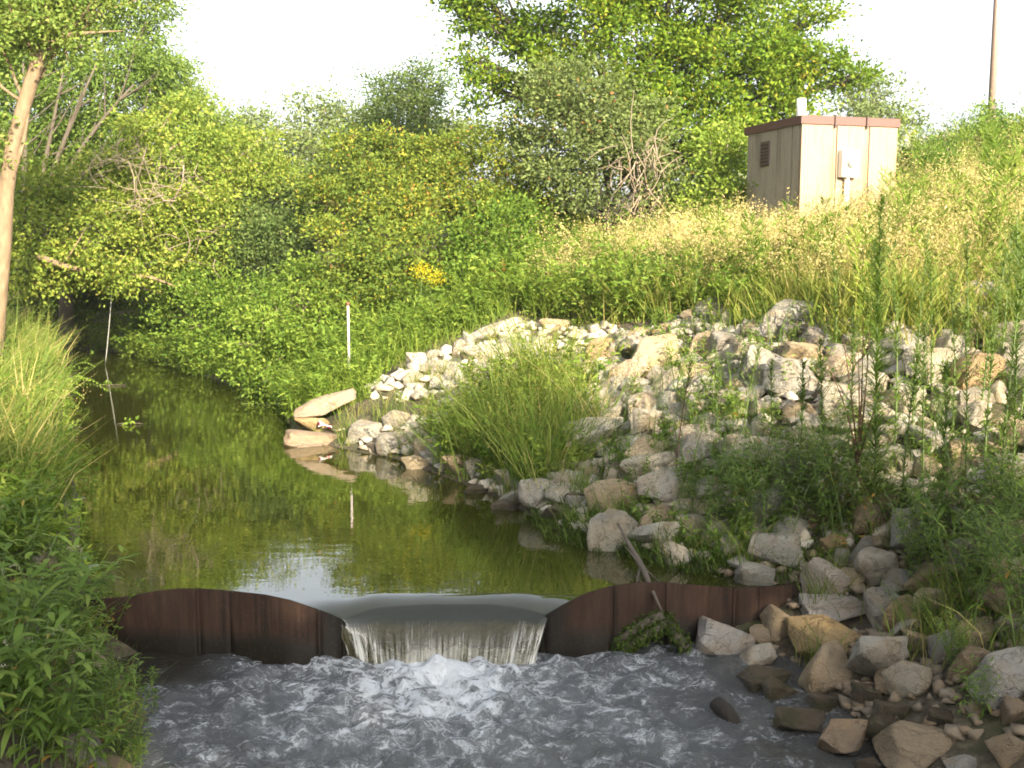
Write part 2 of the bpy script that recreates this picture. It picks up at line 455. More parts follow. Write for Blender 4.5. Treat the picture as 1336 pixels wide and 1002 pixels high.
def steel_mat():
    m, t, b, out = new_mat('rusty_sheet_steel')
    v = coords(t, 'Object', (1, 1, .12)); n = noise(t, v, 18, 6, .65); n2 = noise(t, coords(t, 'Object'), 3, 4)
    g = N(t, 'ShaderNodeNewGeometry'); sx = N(t, 'ShaderNodeSeparateXYZ'); t.links.new(g.outputs['Position'], sx.inputs[0])
    c = ramp(t, n, [(.3, (.018, .010, .006)), (.55, (.036, .019, .011)), (.75, (.066, .038, .024))]).outputs[0]
    c = mixc(t, math_(t, 'MULTIPLY', n2, .5), c, (.05, .035, .03))
    wet = math_(t, 'SUBTRACT', math_(t, 'MULTIPLY', math_(t, 'ADD', sx.outputs[2], .20), -7.0), math_(t, 'MULTIPLY', n2, -1.2))
    dx_ = math_(t, 'ABSOLUTE', math_(t, 'SUBTRACT', sx.outputs[0], -.58))
    side = math_(t, 'SUBTRACT', math_(t, 'MULTIPLY', math_(t, 'SUBTRACT', 1.30, dx_), 5.0), math_(t, 'MULTIPLY', n2, 1.6), True)
    wet = math_(t, 'MAXIMUM', math_(t, 'MULTIPLY', math_(t, 'ADD', wet, -.4), 1.0, True), side)
    c = mixc(t, wet, c, (.014, .012, .009))
    t.links.new(c, b.inputs['Base Color'])
    b.inputs['Specular IOR Level'].default_value = .12
    st_ = noise(t, coords(t, 'Object', (1, 1, .05)), 7, 5, .7)
    c = mixc(t, math_(t, 'MULTIPLY', ramp(t, st_, [(.5, (0, 0, 0)), (.62, (1, 1, 1))]).outputs[0], .7), c, (.012, .010, .007))
    fl_ = noise(t, coords(t, 'Object'), 34, 5, .7)
    c = mixc(t, math_(t, 'MULTIPLY', ramp(t, fl_, [(.56, (0, 0, 0)), (.7, (1, 1, 1))]).outputs[0], .35), c, (.10, .052, .026))
    t.links.new(c, b.inputs['Base Color'])
    t.links.new(math_(t, 'SUBTRACT', .85, math_(t, 'MULTIPLY', wet, .3)), b.inputs['Roughness'])
    bump(t, n, .35, .01, b)
    return m
STEEL = steel_mat()

def concrete_mat(name, c0, c1, rust=False):
    m, t, b, out = new_mat(name)
    v = coords(t, 'Object'); n = noise(t, v, 60, 3, .8); n2 = noise(t, coords(t, 'Object', (1, 1, .12)), 5, 4, .6)
    c = ramp(t, n, [(.3, c0), (.7, c1)]).outputs[0]
    c = mixc(t, ramp(t, n2, [(.47, (0, 0, 0)), (.7, (.7, .7, .7))]).outputs[0], c, (.12, .10, .07) if not rust else (.24, .13, .06))
    t.links.new(c, b.inputs['Base Color']); b.inputs['Roughness'].default_value = .95
    wvt = N(t, 'ShaderNodeTexWave', Scale=9.0, Distortion=.6, bands_direction='DIAGONAL'); t.links.new(coords(t, 'Object', (1, 1, 0)), wvt.inputs['Vector'])
    bump(t, math_(t, 'ADD', n, math_(t, 'MULTIPLY', wvt.outputs['Fac'], .9)), .7, .012, b)
    return m
CONC, CONC2 = concrete_mat('aggregate_panel', (.19, .16, .12), (.34, .30, .225)), concrete_mat('stained_panel', (.20, .157, .108), (.34, .275, .19), True)
def plain(name, col, rough=.6, metal=0.0, var=.12, sc=6):
    m, t, b, out = new_mat(name)
    n = noise(t, coords(t, 'Object'), sc, 5, .6)
    c = mixc(t, n, tuple(x * (1 - var) for x in col), tuple(min(1, x * (1 + var)) for x in col))
    t.links.new(c, b.inputs['Base Color']); b.inputs['Roughness'].default_value = rough; b.inputs['Metallic'].default_value = metal
    return m
BROWN = plain('brown_trim', (.095, .040, .030), .6)
LOUVER = plain('louver_brown', (.06, .033, .024), .6)
WHITEM = plain('white_enamel', (.72, .72, .68), .45)
POLEM = plain('pole_brown', (.20, .14, .11), .5)
GLASSM = plain('meter_glass', (.35, .36, .36), .1)
ROOFM = plain('roof_gravel', (.2, .18, .16), .95)
ROPEM = plain('rope_white', (.5, .5, .46), .8)
STAKEM = plain('stake_white', (.36, .32, .30), .8)
REDM = plain('stake_red', (.2, .07, .05), .8)
DRIFT = bark_mat('driftwood', (.035, .027, .02), (.13, .105, .08), 10)
ALGAE = plain('algae', (.14, .19, .10), .8, 0, .5, 20)

# ================================================================== SETTING
def axis(lo, hi, step, far_lo, far_hi, g=1.35):
    a = list(np.arange(lo, hi + 1e-6, step)); s = step; x = lo; pre = []
    while x > far_lo: s *= g; x -= s; pre.append(max(x, far_lo))
    s = step; x = hi; post = []
    while x < far_hi: s *= g; x += s; post.append(min(x, far_hi))
    return np.array(pre[::-1] + a + post)
def grid_faces(nx, ny):
    i = np.arange(nx - 1)[None, :] + np.arange(ny - 1)[:, None] * nx
    return np.stack([i, i + 1, i + 1 + nx, i + nx], -1).reshape(-1, 4)
gx, gy = axis(-13, 15, .25, -700, 700), axis(5, 30, .25, -300, 900)
X, Y = np.meshgrid(gx, gy)
Z = H(X, Y)
ground = obj('ground', mesh('ground', np.stack([X, Y, Z], -1).reshape(-1, 3), grid_faces(len(gx), len(gy)), None, True), GROUND)
tag(ground, 'dark soil banks and creek bed under the weeds and rocks', 'ground', kind='structure')

# weir line in plan: pixel x -> pixel y of the top edge
WTOP = np.array([(85, 786), (112, 783), (160, 779), (205, 771), (232, 768), (262, 768), (300, 771), (345, 776), (378, 783), (405, 792), (428, 800), (446, 808),
                 (462, 822), (490, 838), (560, 842), (640, 842), (690, 836), (704, 820), (711, 803), (735, 789), (765, 774), (800, 764), (835, 760), (870, 760), (915, 764),
                 (960, 767), (992, 766), (1020, 764), (1048, 760)], float)
WY = np.array([(85, 9.15), (150, 8.98), (232, 8.88), (300, 8.86), (378, 8.72), (446, 8.72), (490, 8.93), (560, 9.03), (640, 9.03), (685, 8.95), (711, 8.84), (765, 8.93), (835, 9.10), (915, 9.18), (992, 9.24), (1048, 9.30)], float)
def weir_pt(px):
    py = np.interp(px, WTOP[:, 0], WTOP[:, 1]); Yv = np.interp(px, WY[:, 0], WY[:, 1]) + .025 * math.sin(px / 34.0)
    return P(px, py, Yv)
weir_xy = np.array([weir_pt(p)[:2] for p in np.linspace(85, 1048, 120)])
def weir_y(x): return np.interp(x, weir_xy[:, 0], weir_xy[:, 1])
XL, XR = float(weir_pt(436)[0]), float(weir_pt(717)[0])

# upstream water with the draw-down over the notch
ux = np.unique(np.concatenate([np.arange(XL - .4, XR + .4, .03), np.linspace(-70, -4.6, 40), np.arange(-4.6, XL - .4, .05), np.arange(XR + .4, 3.2, .05), np.linspace(3.2, 9, 10)]))
vv = np.concatenate([np.linspace(0, .4, 30), np.linspace(.44, 1.2, 10), np.geomspace(1.3, 60, 40)])
UX, VV = np.meshgrid(ux, vv)
def win(x): return sstep(XL - .05, XL + .35, x) * (1 - sstep(XR - .35, XR + .05, x))
def wedge(x): return sstep(XL - .45, XL + .12, x) * (1 - sstep(XR - .12, XR + .45, x))
def draw(x, v):
    # dome-shaped lip: the middle of the sheet draws down late, the sides early
    u = (x - (XL + XR) / 2) / ((XR - XL) / 2)
    reach = .20 + .14 * np.clip(u, -1, 1) ** 2
    return (.030 + .05 * np.clip(np.abs(u), 0, 1) ** 2.5) * np.clip(1 - v / reach, 0, 1) ** 2 * wedge(x)
UY = weir_y(UX) + VV + .012
UZ = -draw(UX, VV)
up = obj('creek_water', mesh('creek_water', np.stack([UX, UY, UZ], -1).reshape(-1, 3), grid_faces(len(ux), len(vv)), None, True), WATER)
tag(up, 'still olive green creek water mirroring the trees above the weir', 'water', kind='structure')

# falling sheet of water
na, ns = 320, 44
ua = np.linspace(-1, 1, na); sv = np.linspace(0, 1, ns)
UA, SV = np.meshgrid(ua, sv)
xc, hw = (XL + XR) / 2, (XR - XL) / 2
z0 = -draw(xc + UA * hw * .995, 0 * UA)
foot = 8.63 + .03 * np.sin(UA * 5 + 1) + .05 * UA ** 2
strand = .5 * np.sin(UA * 70 + 4 * np.sin(UA * 11)) + .35 * np.sin(UA * 133 + 3 * np.sin(UA * 29)) + .25 * np.sin(UA * 31)
edge_ = np.abs(UA) ** 2
NX = xc + UA * hw * (.995 - .15 * SV ** 1.2) + .004 * np.sin(UA * 90) * SV
wy_ = weir_y(xc + UA * hw * .995) + .012
NY = wy_ + (foot - wy_) * SV - (.004 + .010 * edge_) * strand * np.clip((SV - .3) / .5, 0, 1)
fall = (POOL_Z - .06) - z0
NZ = z0 + fall * (.26 * SV + .74 * SV ** (2.3 - .5 * edge_))
nap = mesh('water_sheet', np.stack([NX, NY, NZ], -1).reshape(-1, 3), grid_faces(na, ns)[:, ::-1], None, True)
fv = np.stack([UA, SV, 0 * UA], -1).astype(np.float32)
a = nap.attributes.new('flow', 'FLOAT_VECTOR', 'POINT'); a.data.foreach_set('vector', fv.ravel())
a = nap.attributes.new('fall', 'FLOAT', 'POINT'); a.data.foreach_set('value', np.clip(SV * (1 + .55 * np.abs(UA) ** 2.5), 0, 1.4).astype(np.float32).ravel())
fallo = tag(obj('falling_water', nap, NAPPE), 'smooth sheet of water curling over the notch of the rusty weir', 'waterfall', kind='structure')

# churning pool below
px_, py_ = np.arange(-4.5, 4.5, .033), np.concatenate([6 - np.geomspace(60, 1, 30), np.arange(5.2, 9.5, .033)])
PX, PY = np.meshgrid(px_, py_)
dfall = np.hypot((PX - xc) * .75, np.maximum(0, 8.6 - PY) * .55 + np.maximum(0, PY - 8.6))
turb = np.exp(-(dfall / 1.3) ** 2)
def wav(k, a, b, ph): return np.sin(k * (PX * a + PY * b) + ph + 1.4 * np.sin(PX * 3.1 + ph) + 1.2 * np.sin(PY * 4.3 + ph * 2))
hgt = np.zeros_like(PX)
for i in range(20):
    th = random.uniform(0, math.pi * 2); k = random.choice((9, 14, 21, 30, 42, 55))
    hgt += wav(k, math.cos(th), math.sin(th), random.uniform(0, 9)) / k ** .9 * .8
calm = (1 - sstep(-3.0, -1.9, PX)) * sstep(7.95, 8.4, PY)
hgt *= (.060 + .09 * turb) * (1 - .75 * calm)
mound = .055 * np.exp(-((PX - xc) / .8) ** 2 - ((PY - 8.50) / .15) ** 2)
PZv = POOL_Z + hgt + mound
foam = -.115 + .29 * np.exp(-(dfall / .55) ** 2) + .10 * np.exp(-(dfall / 1.6) ** 2) - .16 * calm - .06 * sstep(1.3, 2.2, PX) + .03 * vnoise(PX, PY, 3, 4)
pm = mesh('pool_water', np.stack([PX, PY, PZv], -1).reshape(-1, 3), grid_faces(len(px_), len(py_)), None, True)
a = pm.attributes.new('foam', 'FLOAT', 'POINT'); a.data.foreach_set('value', foam.astype(np.float32).ravel())
# cut away the part of the pool sheet that would show above the weir
bm = bmesh.new(); bm.from_mesh(pm)
kill = [v for v in bm.verts if v.co.y > float(weir_y(v.co.x)) - .004]
bmesh.ops.delete(bm, geom=kill, context='VERTS'); bm.to_mesh(pm); bm.free()
tag(obj('pool_water', pm, POOLM), 'foaming grey water churning in the pool below the weir', 'water', kind='structure')

# ================================================================== WEIR
weir = thing('sheet_pile_weir', 'rusty brown sheet pile weir with a notch across the creek', 'weir', (0, 0, 0))
cuts = [85, 112, 258, 300, 416, 446, 580, 711, 800, 868, 958, 992, 1048]
for a0, a1 in zip(cuts[:-1], cuts[1:]):
    n = max(4, int((a1 - a0) / 7))
    pts = np.array([weir_pt(p) for p in np.linspace(a0 + .5, a1 - .5, n)])
    d = unit(np.gradient(pts[:, :2], axis=0)); nrm = np.stack([d[:, 1], -d[:, 0]], -1)
    s = Soup()
    th = .012
    f_ = pts.copy(); f_[:, :2] += nrm * th; bk = pts.copy(); bk[:, :2] -= nrm * th
    fb, bb = f_.copy(), bk.copy(); fb[:, 2] = -1.25; bb[:, 2] = -1.25
    V = np.stack([f_, bk, bb, fb], 1).reshape(-1, 3)
    F = []
    for i in range(n - 1):
        for j in range(4):
            k = (j + 1) % 4
            F.append((i * 4 + j, i * 4 + k, (i + 1) * 4 + k, (i + 1) * 4 + j))
    F += [(0, 3, 2, 1), ((n - 1) * 4, (n - 1) * 4 + 1, (n - 1) * 4 + 2, (n - 1) * 4 + 3)]
    s.add(V, F)
    s.build('sheet_pile', STEEL, weir, smooth=False)
for p in (258, 416, 958, 992):      # interlock joints
    c = weir_pt(p)
    s = Soup(); s.add(*tube([(c[0], c[1] - .012, -1.2), (c[0], c[1] - .012, c[2] - .012)], .016, 6))
    s.build('interlock', STEEL, weir)

# ================================================================== HUT
RZH = R(17.0)
SH = 2.15
cor = P(1047, 150, 21.0)                 # near top corner
ex = np.array([math.cos(RZH), math.sin(RZH), 0]); ey = np.array([-math.sin(RZH), math.cos(RZH), 0])
ctr = cor + ex * SH / 2 + ey * SH / 2
top = cor[2]
gz = min(h1(*(ctr[:2] + ex[:2] * i * SH / 2 + ey[:2] * j * SH / 2)) for i in (-1, 1) for j in (-1, 1)) - .1
HH = top - gz
hut = thing('utility_hut', 'small flat roofed concrete utility hut with brown trim standing in the tall weeds', 'hut', (ctr[0], ctr[1], gz), RZH)
def hb(name, c, s, mat, parent=hut, b=.006): return bevel_box(name, c, s, mat, parent, b)
hb('wall', (0, 0, HH / 2 - .02), (SH - .10, SH - .10, HH - .1), CONC)
def panels(nsplit, face, mat):
    edges = np.array(nsplit) * SH - SH / 2
    for e0, e1 in zip(edges[:-1], edges[1:]):
        c, w = (e0 + e1) / 2, e1 - e0 - .022
        if face == 'front': hb('panel', (c, -SH / 2 + .03, HH / 2 - .08), (w, .06, HH - .16), mat)
        elif face == 'back': hb('panel', (c, SH / 2 - .03, HH / 2 - .08), (w, .06, HH - .16), mat)
        elif face == 'left': hb('panel', (-SH / 2 + .03, c, HH / 2 - .08), (.06, w - .0, HH - .16), mat)
        else: hb('panel', (SH / 2 - .03, c, HH / 2 - .08), (.06, w, HH - .16), mat)
panels([-.005, .36, .70, 1.005], 'front', CONC2)
panels([.032, .16, .42, .87, .968], 'left', CONC)
panels([.03, .5, .97], 'back', CONC); panels([.032, .5, .968], 'right', CONC)
roof = hb('roof', (0, 0, HH - .04), (SH - .02, SH - .02, .06), ROOFM)
FH = .165
for nm, c, s_ in (('front', (0, -SH / 2 - .012, HH - FH / 2), (SH + .07, .03, FH)), ('back', (0, SH / 2 + .012, HH - FH / 2), (SH + .07, .03, FH)),
                  ('l', (-SH / 2 - .02, 0, HH - FH / 2 - .002), (.03, SH - .006, FH - .004)), ('r', (SH / 2 + .02, 0, HH - FH / 2 - .002), (.03, SH - .006, FH - .004))):
    hb('fascia', c, s_, BROWN)
for fx in (.33, .66):
    hb('bracket', (-SH / 2 + fx * SH, -SH / 2 - .045, HH - .10), (.035, .035, .24), LOUVER)
lv = hb('vent', (-SH / 2 - .012, -SH / 2 + .62 * SH, HH - .62), (.03, .32, .50), LOUVER)
for k in range(7):
    s_ = hb('slat', (-.022, 0, -.2 + k * .066), (.02, .27, .03), LOUVER, lv, .003)
    s_.rotation_euler = (0, R(25), 0)
mb_ = hb('meter_box', (-SH / 2 + .47 * SH, -SH / 2 - .075, HH - .90), (.38, .16, .52), WHITEM, b=.015)
s = Soup(); s.add(*tube([(0, -.08, .03), (0, -.12, .03), (0, -.175, .03), (0, -.19, .03)], [.105, .105, .09, .03], 18)); s.build('meter_dial', GLASSM, mb_)
hb('drip_lip', (0, -.02, -.265), (.20, .05, .03), LOUVER, mb_, .004)
s = Soup(); s.add(*tube([(-SH / 2 + .46 * SH, -SH / 2 - .07, HH - 1.15), (-SH / 2 + .46 * SH, -SH / 2 - .07, .0)], .05, 10)); s.build('conduit', WHITEM, hut, smooth=True)
s = Soup(); s.add(*tube([(-SH / 2 + .12 * SH, -SH / 2 + .22 * SH, HH - .02), (-SH / 2 + .12 * SH, -SH / 2 + .22 * SH, HH + .36), (-SH / 2 + .12 * SH, -SH / 2 + .22 * SH, HH + .38)], [.095, .095, .08], 14)); s.build('vent_pipe', WHITEM, hut)

# ================================================================== POLE
pb = P(1293, 150, 33.0); pgz = h1(pb[0], pb[1])
pole = thing('light_pole', 'tall slender brown light pole rising behind the weeds on the skyline', 'pole', (pb[0], pb[1], pgz))
s = Soup(); s.add(*tube([(0, 0, -.1), (0, 0, 5), (0, 0, 10.5)], [.105, .10, .085], 12)); s.build('shaft', POLEM, pole, smooth=True)
bevel_box('base_plate', (0, 0, .05), (.4, .4, .1), POLEM, pole)
s = Soup(); s.add(*tube([(0, 0, 10.3), (.4, 0, 10.45), (.9, 0, 10.5)], .04, 8)); s.build('arm', POLEM, pole)
bevel_box('lamp_head', (1.2, 0, 10.48), (.7, .35, .14), POLEM, pole, .02)

# ================================================================== TREES
def leaf_quads(c, L_, W_, axis_=None, up=.15, fold=.12, droop=0.0):
    n = len(c)
    a = rng.normal(size=(n, 3)) if axis_ is None else axis_ + rng.normal(size=(n, 3)) * .5
    a[:, 2] -= droop; a = unit(a)
    nn = rng.normal(size=(n, 3)); nn[:, 2] += up * 2; nn = unit(nn - a * np.sum(nn * a, 1, keepdims=True))
    s = np.cross(a, nn)
    l = (L_ * rng.uniform(.65, 1.25, n))[:, None]; w = (W_ * rng.uniform(.7, 1.2, n))[:, None] / 2
    m = c + a * l * .45 - nn * 0
    V = np.stack([c, m + s * w + nn * w * fold * 3, c + a * l - nn * l * .12, m - s * w + nn * w * fold * 3], 1).reshape(-1, 3)
    return V, np.arange(n * 4).reshape(n, 4)
def lumps(d, seed):
    return .5 * (np.sin(d[:, 0] * 5 + seed) * np.cos(d[:, 1] * 4.3 - seed) + np.sin(d[:, 2] * 6 + seed * 2 + d[:, 0] * 3))
def crown_soup(lobes, leaf, cover, per, sig, droop=0.0, up=.15, hue=0.0, inner=.45):
    s = Soup(); tips = []; leaf = (leaf[0] * .98, leaf[1] * .98)
    for li, (c, r, zs) in enumerate(lobes):
        A = .5 * leaf[0] * leaf[1]
        n = int(1.5 * cover * math.pi * r * r / A); nc = max(8, n // per)
        ms = 13; ds = unit(rng.normal(size=(ms, 3)))                       # billows that make up the lobe
        rs = r * (.55 + .35 * rng.random(ms)) * (1 + .25 * lumps(ds, li * 1.7 + c[0]))
        bc = c + ds * rs[:, None] * np.array([1, 1, zs]); br_ = r * rng.uniform(.20, .40, ms)
        w_ = br_ ** 2 / np.sum(br_ ** 2); bi = rng.choice(ms, nc, p=w_)
        d = unit(rng.normal(size=(nc, 3)) + ds[bi] * .5)
        cc = bc[bi] + d * (br_[bi] * (.35 + .65 * rng.random(nc) ** .5))[:, None] * np.array([1, 1, .7 * zs])
        core = rng.random(nc) < .2                                        # a few leaves deeper inside
        cc[core] = c + unit(rng.normal(size=(int(core.sum()), 3))) * (r * .6 * rng.random((int(core.sum()), 1)) ** .4) * np.array([1, 1, zs])
        sg = sig * rng.uniform(.4, 1.15, nc)
        k = rng.poisson(per, nc) + 1
        idx = np.repeat(np.arange(nc), k)
        off = rng.normal(size=(len(idx), 3)) * sg[idx][:, None] * np.array([1, 1, .6])
        pos = cc[idx] + off
        V, F = leaf_quads(pos, leaf[0], leaf[1], unit(off + d[idx] * sg[idx][:, None] * .7), up, droop=droop)
        hue_c = rng.normal(0, .15, nc)
        rr = np.clip(.45 + hue + hue_c[idx] + rng.normal(0, .17, len(idx)), 0, 1)
        s.add(V, F, rr)
        tips.append(cc)
    return s, tips
def tree(name, label, cat, lobes_px, base, leafmat, bark, leaf=(.11, .06), cover=2.6, per=40, sig=.28, trunk_r=.14, fork=.5, droop=0.0, up=.15,
         group=None, hue=0.0, crown_name='crown', stems=1, trunk_path=None, subs=6, inner=.45, limb_k=.6):
    lobes = [(P(l[0], l[1], l[3]), l[2] * l[3] / FPX, l[4] if len(l) > 4 else 1.0) for l in lobes_px]
    bx, by = base; bz = h1(bx, by)
    o = np.array([bx, by, bz])
    root = thing(name, label, cat, o, 0, group)
    s, tips = crown_soup(lobes, leaf, cover, per, sig, droop, up, hue, inner)
    s.build(crown_name, leafmat, root, o)
    cen = np.mean([l[0] for l in lobes], 0)
    if trunk_path is None:
        fk = o + (cen - o) * fork; fk[0] = bx + (cen[0] - bx) * fork * .6
        tp = bezier(o - [0, 0, .3], o * .5 + fk * .5 + [rng.normal(0, .15), 0, 0], fk, 7)
        rr = np.linspace(trunk_r, trunk_r * .7, 7)
    else:
        tp = np.array(trunk_path); rr = np.linspace(trunk_r, trunk_r * .7, len(tp))
    st = Soup(); st.add(*tube(tp, rr, 9)); st.build('trunk', bark, root, o, True)
    tipr = rr[-1]
    for (c, r, zs), tp_c in zip(lobes, tips):
        q = Soup()
        i0 = int(rng.integers(max(0, len(tp) - 4), len(tp))); st_ = tp[i0]
        mid = (st_ + c) / 2 + np.array([0, 0, .12]) * np.linalg.norm(c - st_) + rng.normal(0, .1, 3)
        br = bezier(st_, mid, c, 7)
        q.add(*tube(br, np.linspace(tipr * limb_k, max(.012, tipr * .25 * limb_k / .6), 7), 6))
        pick = tp_c[rng.integers(0, len(tp_c), subs)]
        for e in pick:
            b0 = br[int(rng.integers(2, 7))]
            q.add(*tube(bezier(b0, (b0 + e) / 2 + rng.normal(0, .12, 3) * r, e, 5), np.linspace(max(.012, tipr * .22), .006, 5), 4, False))
        q.build('limb', bark, root, o, True)
    return root

# leaning tree whose pale trunk shows at the left edge
tb = P(-12, 470, 20.0); tb[2] = h1(tb[0], tb[1]) - .2
path = [tb, P(-2, 390, 20), P(4, 320, 20), P(8, 250, 20), P(17, 190, 20), P(32, 135, 20), P(46, 90, 20), P(63, 48, 20)]
lt = tree('leaning_tree', 'leaning tree with a pale tan trunk at the left edge above the grassy bank', 'tree',
     [(60, 20, 40, 19.6), (20, 30, 40, 19.6), (-40, 70, 65, 19.5), (110, 15, 50, 20.5), (85, 60, 26, 19.8), (-60, 170, 55, 19.5), (60, -60, 80, 20), (170, -40, 60, 21), (-30, -30, 80, 20)],
     (tb[0], tb[1]), L['willow'], BARK_TAN, (.10, .055), 1.7, 30, .26, .165, trunk_path=path, hue=.15, subs=9, limb_k=.3)
for a_, m_, e_ in (((60, 52), (70, 40), (62, -40)), ((62, 50), (90, 44), (160, 40)), ((60, 52), (40, 40), (20, -20)), ((10, 235), (34, 200), (40, 120))):
    s = Soup(); s.add(*tube(bezier(P(*a_, 20), P(*m_, 20), P(*e_, 20), 7), np.linspace(.075, .006, 7), 7)); s.build('limb', BARK_TAN, lt, lt.location, True)

tree('willow_tree', 'tall willow with dark slanting stems filling the upper left behind the leaning trunk', 'tree',
     [(40, 60, 85, 33), (120, 20, 85, 33), (60, 150, 80, 32), (150, 90, 75, 32), (190, 30, 45, 33), (120, 180, 75, 32), (210, 120, 45, 32), (20, 210, 80, 32), (90, 250, 60, 31), (170, 190, 60, 31), (-50, 120, 90, 33), (60, -50, 90, 33), (160, -50, 70, 33)],
     (-13.8, 33), L['willow'], BARK_DARK, (.15, .055), 1.9, 36, .40, .26, .35, droop=.5, hue=-.12, subs=9)
wl = bpy.data.objects['willow_tree']
for p_ in (((40, 300), (60, 210), (82, 95)), ((44, 300), (75, 195), (125, 85)), ((50, 300), (95, 190), (175, 110)), ((28, 300), (36, 190), (30, 80)), ((52, 290), (120, 200), (190, 165))):
    s = Soup(); cv = bezier(P(*p_[0], 30), P(*p_[1], 29.9), P(*p_[2], 30), 9); s.add(*tube(cv, np.linspace(.11, .025, 9), 6))
    for q_ in range(5):
        b0 = cv[rng.integers(3, 8)]; e0 = b0 + np.array([rng.uniform(.1, 1.3), rng.normal(0, .2), rng.uniform(.5, 1.5)]); s.add(*tube(bezier(b0, (b0 + e0) / 2 + [0, 0, -.1], e0, 5), np.linspace(.03, .008, 5), 4, False))
    s.build('limb', BARK_DARK, wl, wl.location, True)
tree('willow_tree', 'second willow with pale upper leaves stepping down to the skyline gap', 'tree',
     [(215, 95, 38, 35), (245, 130, 40, 35), (265, 165, 42, 34), (225, 165, 50, 33), (285, 175, 35, 35), (300, 205, 40, 35)],
     (-9.8, 37), L['willow'], BARK_DARK, (.14, .055), 2.0, 34, .36, .2, .4, droop=.5, hue=.08)

# box elder over the water on the left: yellow-green, with dead twigs and a bough with a rope
be = tree('box_elder', 'yellow green box elder leaning over the water at the bend with tangled bare twigs', 'tree',
     [(230, 190, 55, 29), (180, 235, 60, 28.5), (330, 215, 48, 30), (275, 245, 60, 29), (125, 250, 50, 28), (60, 290, 62, 27), (40, 245, 45, 27.5), (110, 310, 60, 27), (200, 300, 60, 28), (25, 340, 45, 26.5),
      (270, 310, 45, 28.5), (165, 345, 45, 27.5), (90, 355, 35, 27.5), (215, 350, 32, 28), (355, 235, 30, 30.5)],
     (-15.0, 29.5), L['boxelder'], BARK_GREY, (.115, .066), 2.1, 34, .33, .2, .45, droop=.25, hue=.06, subs=10)
s = Soup()
bough = [P(30, 338, 27.6), P(44, 336, 27.0), P(58, 337, 26.2), P(80, 346, 26), P(105, 352, 26.4), P(150, 357, 27.2), P(195, 361, 27.4), P(230, 374, 27.5)]
s.add(*tube(bough, [.075, .075, .075, .07, .065, .06, .045, .02], 8))
s.add(*tube(bezier(P(80, 346, 26), P(95, 330, 26), P(112, 296, 26), 6), np.linspace(.03, .008, 6), 6))
s.build('limb', BARK_TAN, be, be.location, True)
s = Soup()
for (cx, cy, n, r_) in ((140, 215, 30, 28), (182, 258, 40, 30), (165, 200, 12, 34), (235, 225, 14, 26), (250, 325, 9, 36), (110, 290, 6, 36)):
    for k in range(n):
        a0 = P(cx + rng.normal(0, r_ * .5), cy + rng.normal(0, r_ * .4), 26.8 + rng.normal(0, .3))
        e0 = a0 + rng.normal(0, .38, 3) * np.array([1.2, .4, 1])
        s.add(*tube(bezier(a0, (a0 + e0) / 2 + rng.normal(0, .12, 3), e0, 5), np.linspace(.010, .004, 5), 4, False))
for pts in (((168, 210, 26.8), (175, 232, 26.8), (176, 262, 27)), ((192, 190, 26.8), (186, 210, 26.9), (178, 240, 27)), ((240, 215, 26.8), (238, 240, 26.8), (222, 268, 27)), ((230, 262, 26.8), (214, 262, 26.8), (205, 250, 26.9))):
    s.add(*tube([P(*p) for p in pts], [.012, .018, .024], 6))
s.build('dead_twigs', BARK_GREY, be, be.location)['kind'] = 'stuff'
# rope
ra, rb = P(147, 358, 27.2), PZ(137, 478, -.05)
rope = thing('hanging_rope', 'thin white rope hanging from the bough straight down to the water', 'rope', rb)
s = Soup(); s.add(*tube(bezier(ra, (ra + rb) / 2 + [.04, 0, 0], rb, 10), .010, 6)); s.build('cord', ROPEM, rope, rb, True)
s = Soup(); th = np.linspace(0, 2 * np.pi, 14); s.add(*tube(np.stack([ra[0] + 0 * th, ra[1] + .10 * np.cos(th), ra[2] + .10 * np.sin(th)], -1), .02, 5, False)); s.build('knot', ROPEM, rope, rb)

# trees behind the bend
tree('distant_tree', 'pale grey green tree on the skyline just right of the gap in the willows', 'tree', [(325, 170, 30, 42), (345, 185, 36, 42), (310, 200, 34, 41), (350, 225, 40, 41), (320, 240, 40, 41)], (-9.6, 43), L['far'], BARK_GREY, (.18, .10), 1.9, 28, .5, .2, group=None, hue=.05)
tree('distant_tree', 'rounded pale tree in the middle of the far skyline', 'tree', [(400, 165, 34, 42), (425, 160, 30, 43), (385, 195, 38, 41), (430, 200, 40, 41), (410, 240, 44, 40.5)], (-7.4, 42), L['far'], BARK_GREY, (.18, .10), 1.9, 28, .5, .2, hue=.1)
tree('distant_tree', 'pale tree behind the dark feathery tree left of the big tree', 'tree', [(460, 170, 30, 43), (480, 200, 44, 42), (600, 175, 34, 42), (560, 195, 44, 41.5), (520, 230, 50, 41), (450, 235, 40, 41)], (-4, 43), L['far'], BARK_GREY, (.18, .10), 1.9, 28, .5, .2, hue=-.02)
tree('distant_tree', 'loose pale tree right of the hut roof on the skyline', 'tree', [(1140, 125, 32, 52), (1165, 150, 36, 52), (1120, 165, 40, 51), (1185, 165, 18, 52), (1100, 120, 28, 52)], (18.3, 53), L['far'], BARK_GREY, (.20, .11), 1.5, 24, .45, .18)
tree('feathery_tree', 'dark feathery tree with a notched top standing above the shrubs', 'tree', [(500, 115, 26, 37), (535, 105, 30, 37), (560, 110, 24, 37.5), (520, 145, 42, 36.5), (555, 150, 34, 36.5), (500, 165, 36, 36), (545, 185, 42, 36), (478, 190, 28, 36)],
     (-3.8, 37.5), L['dark'], BARK_DARK, (.13, .06), 1.8, 28, .32, .16, hue=.12)

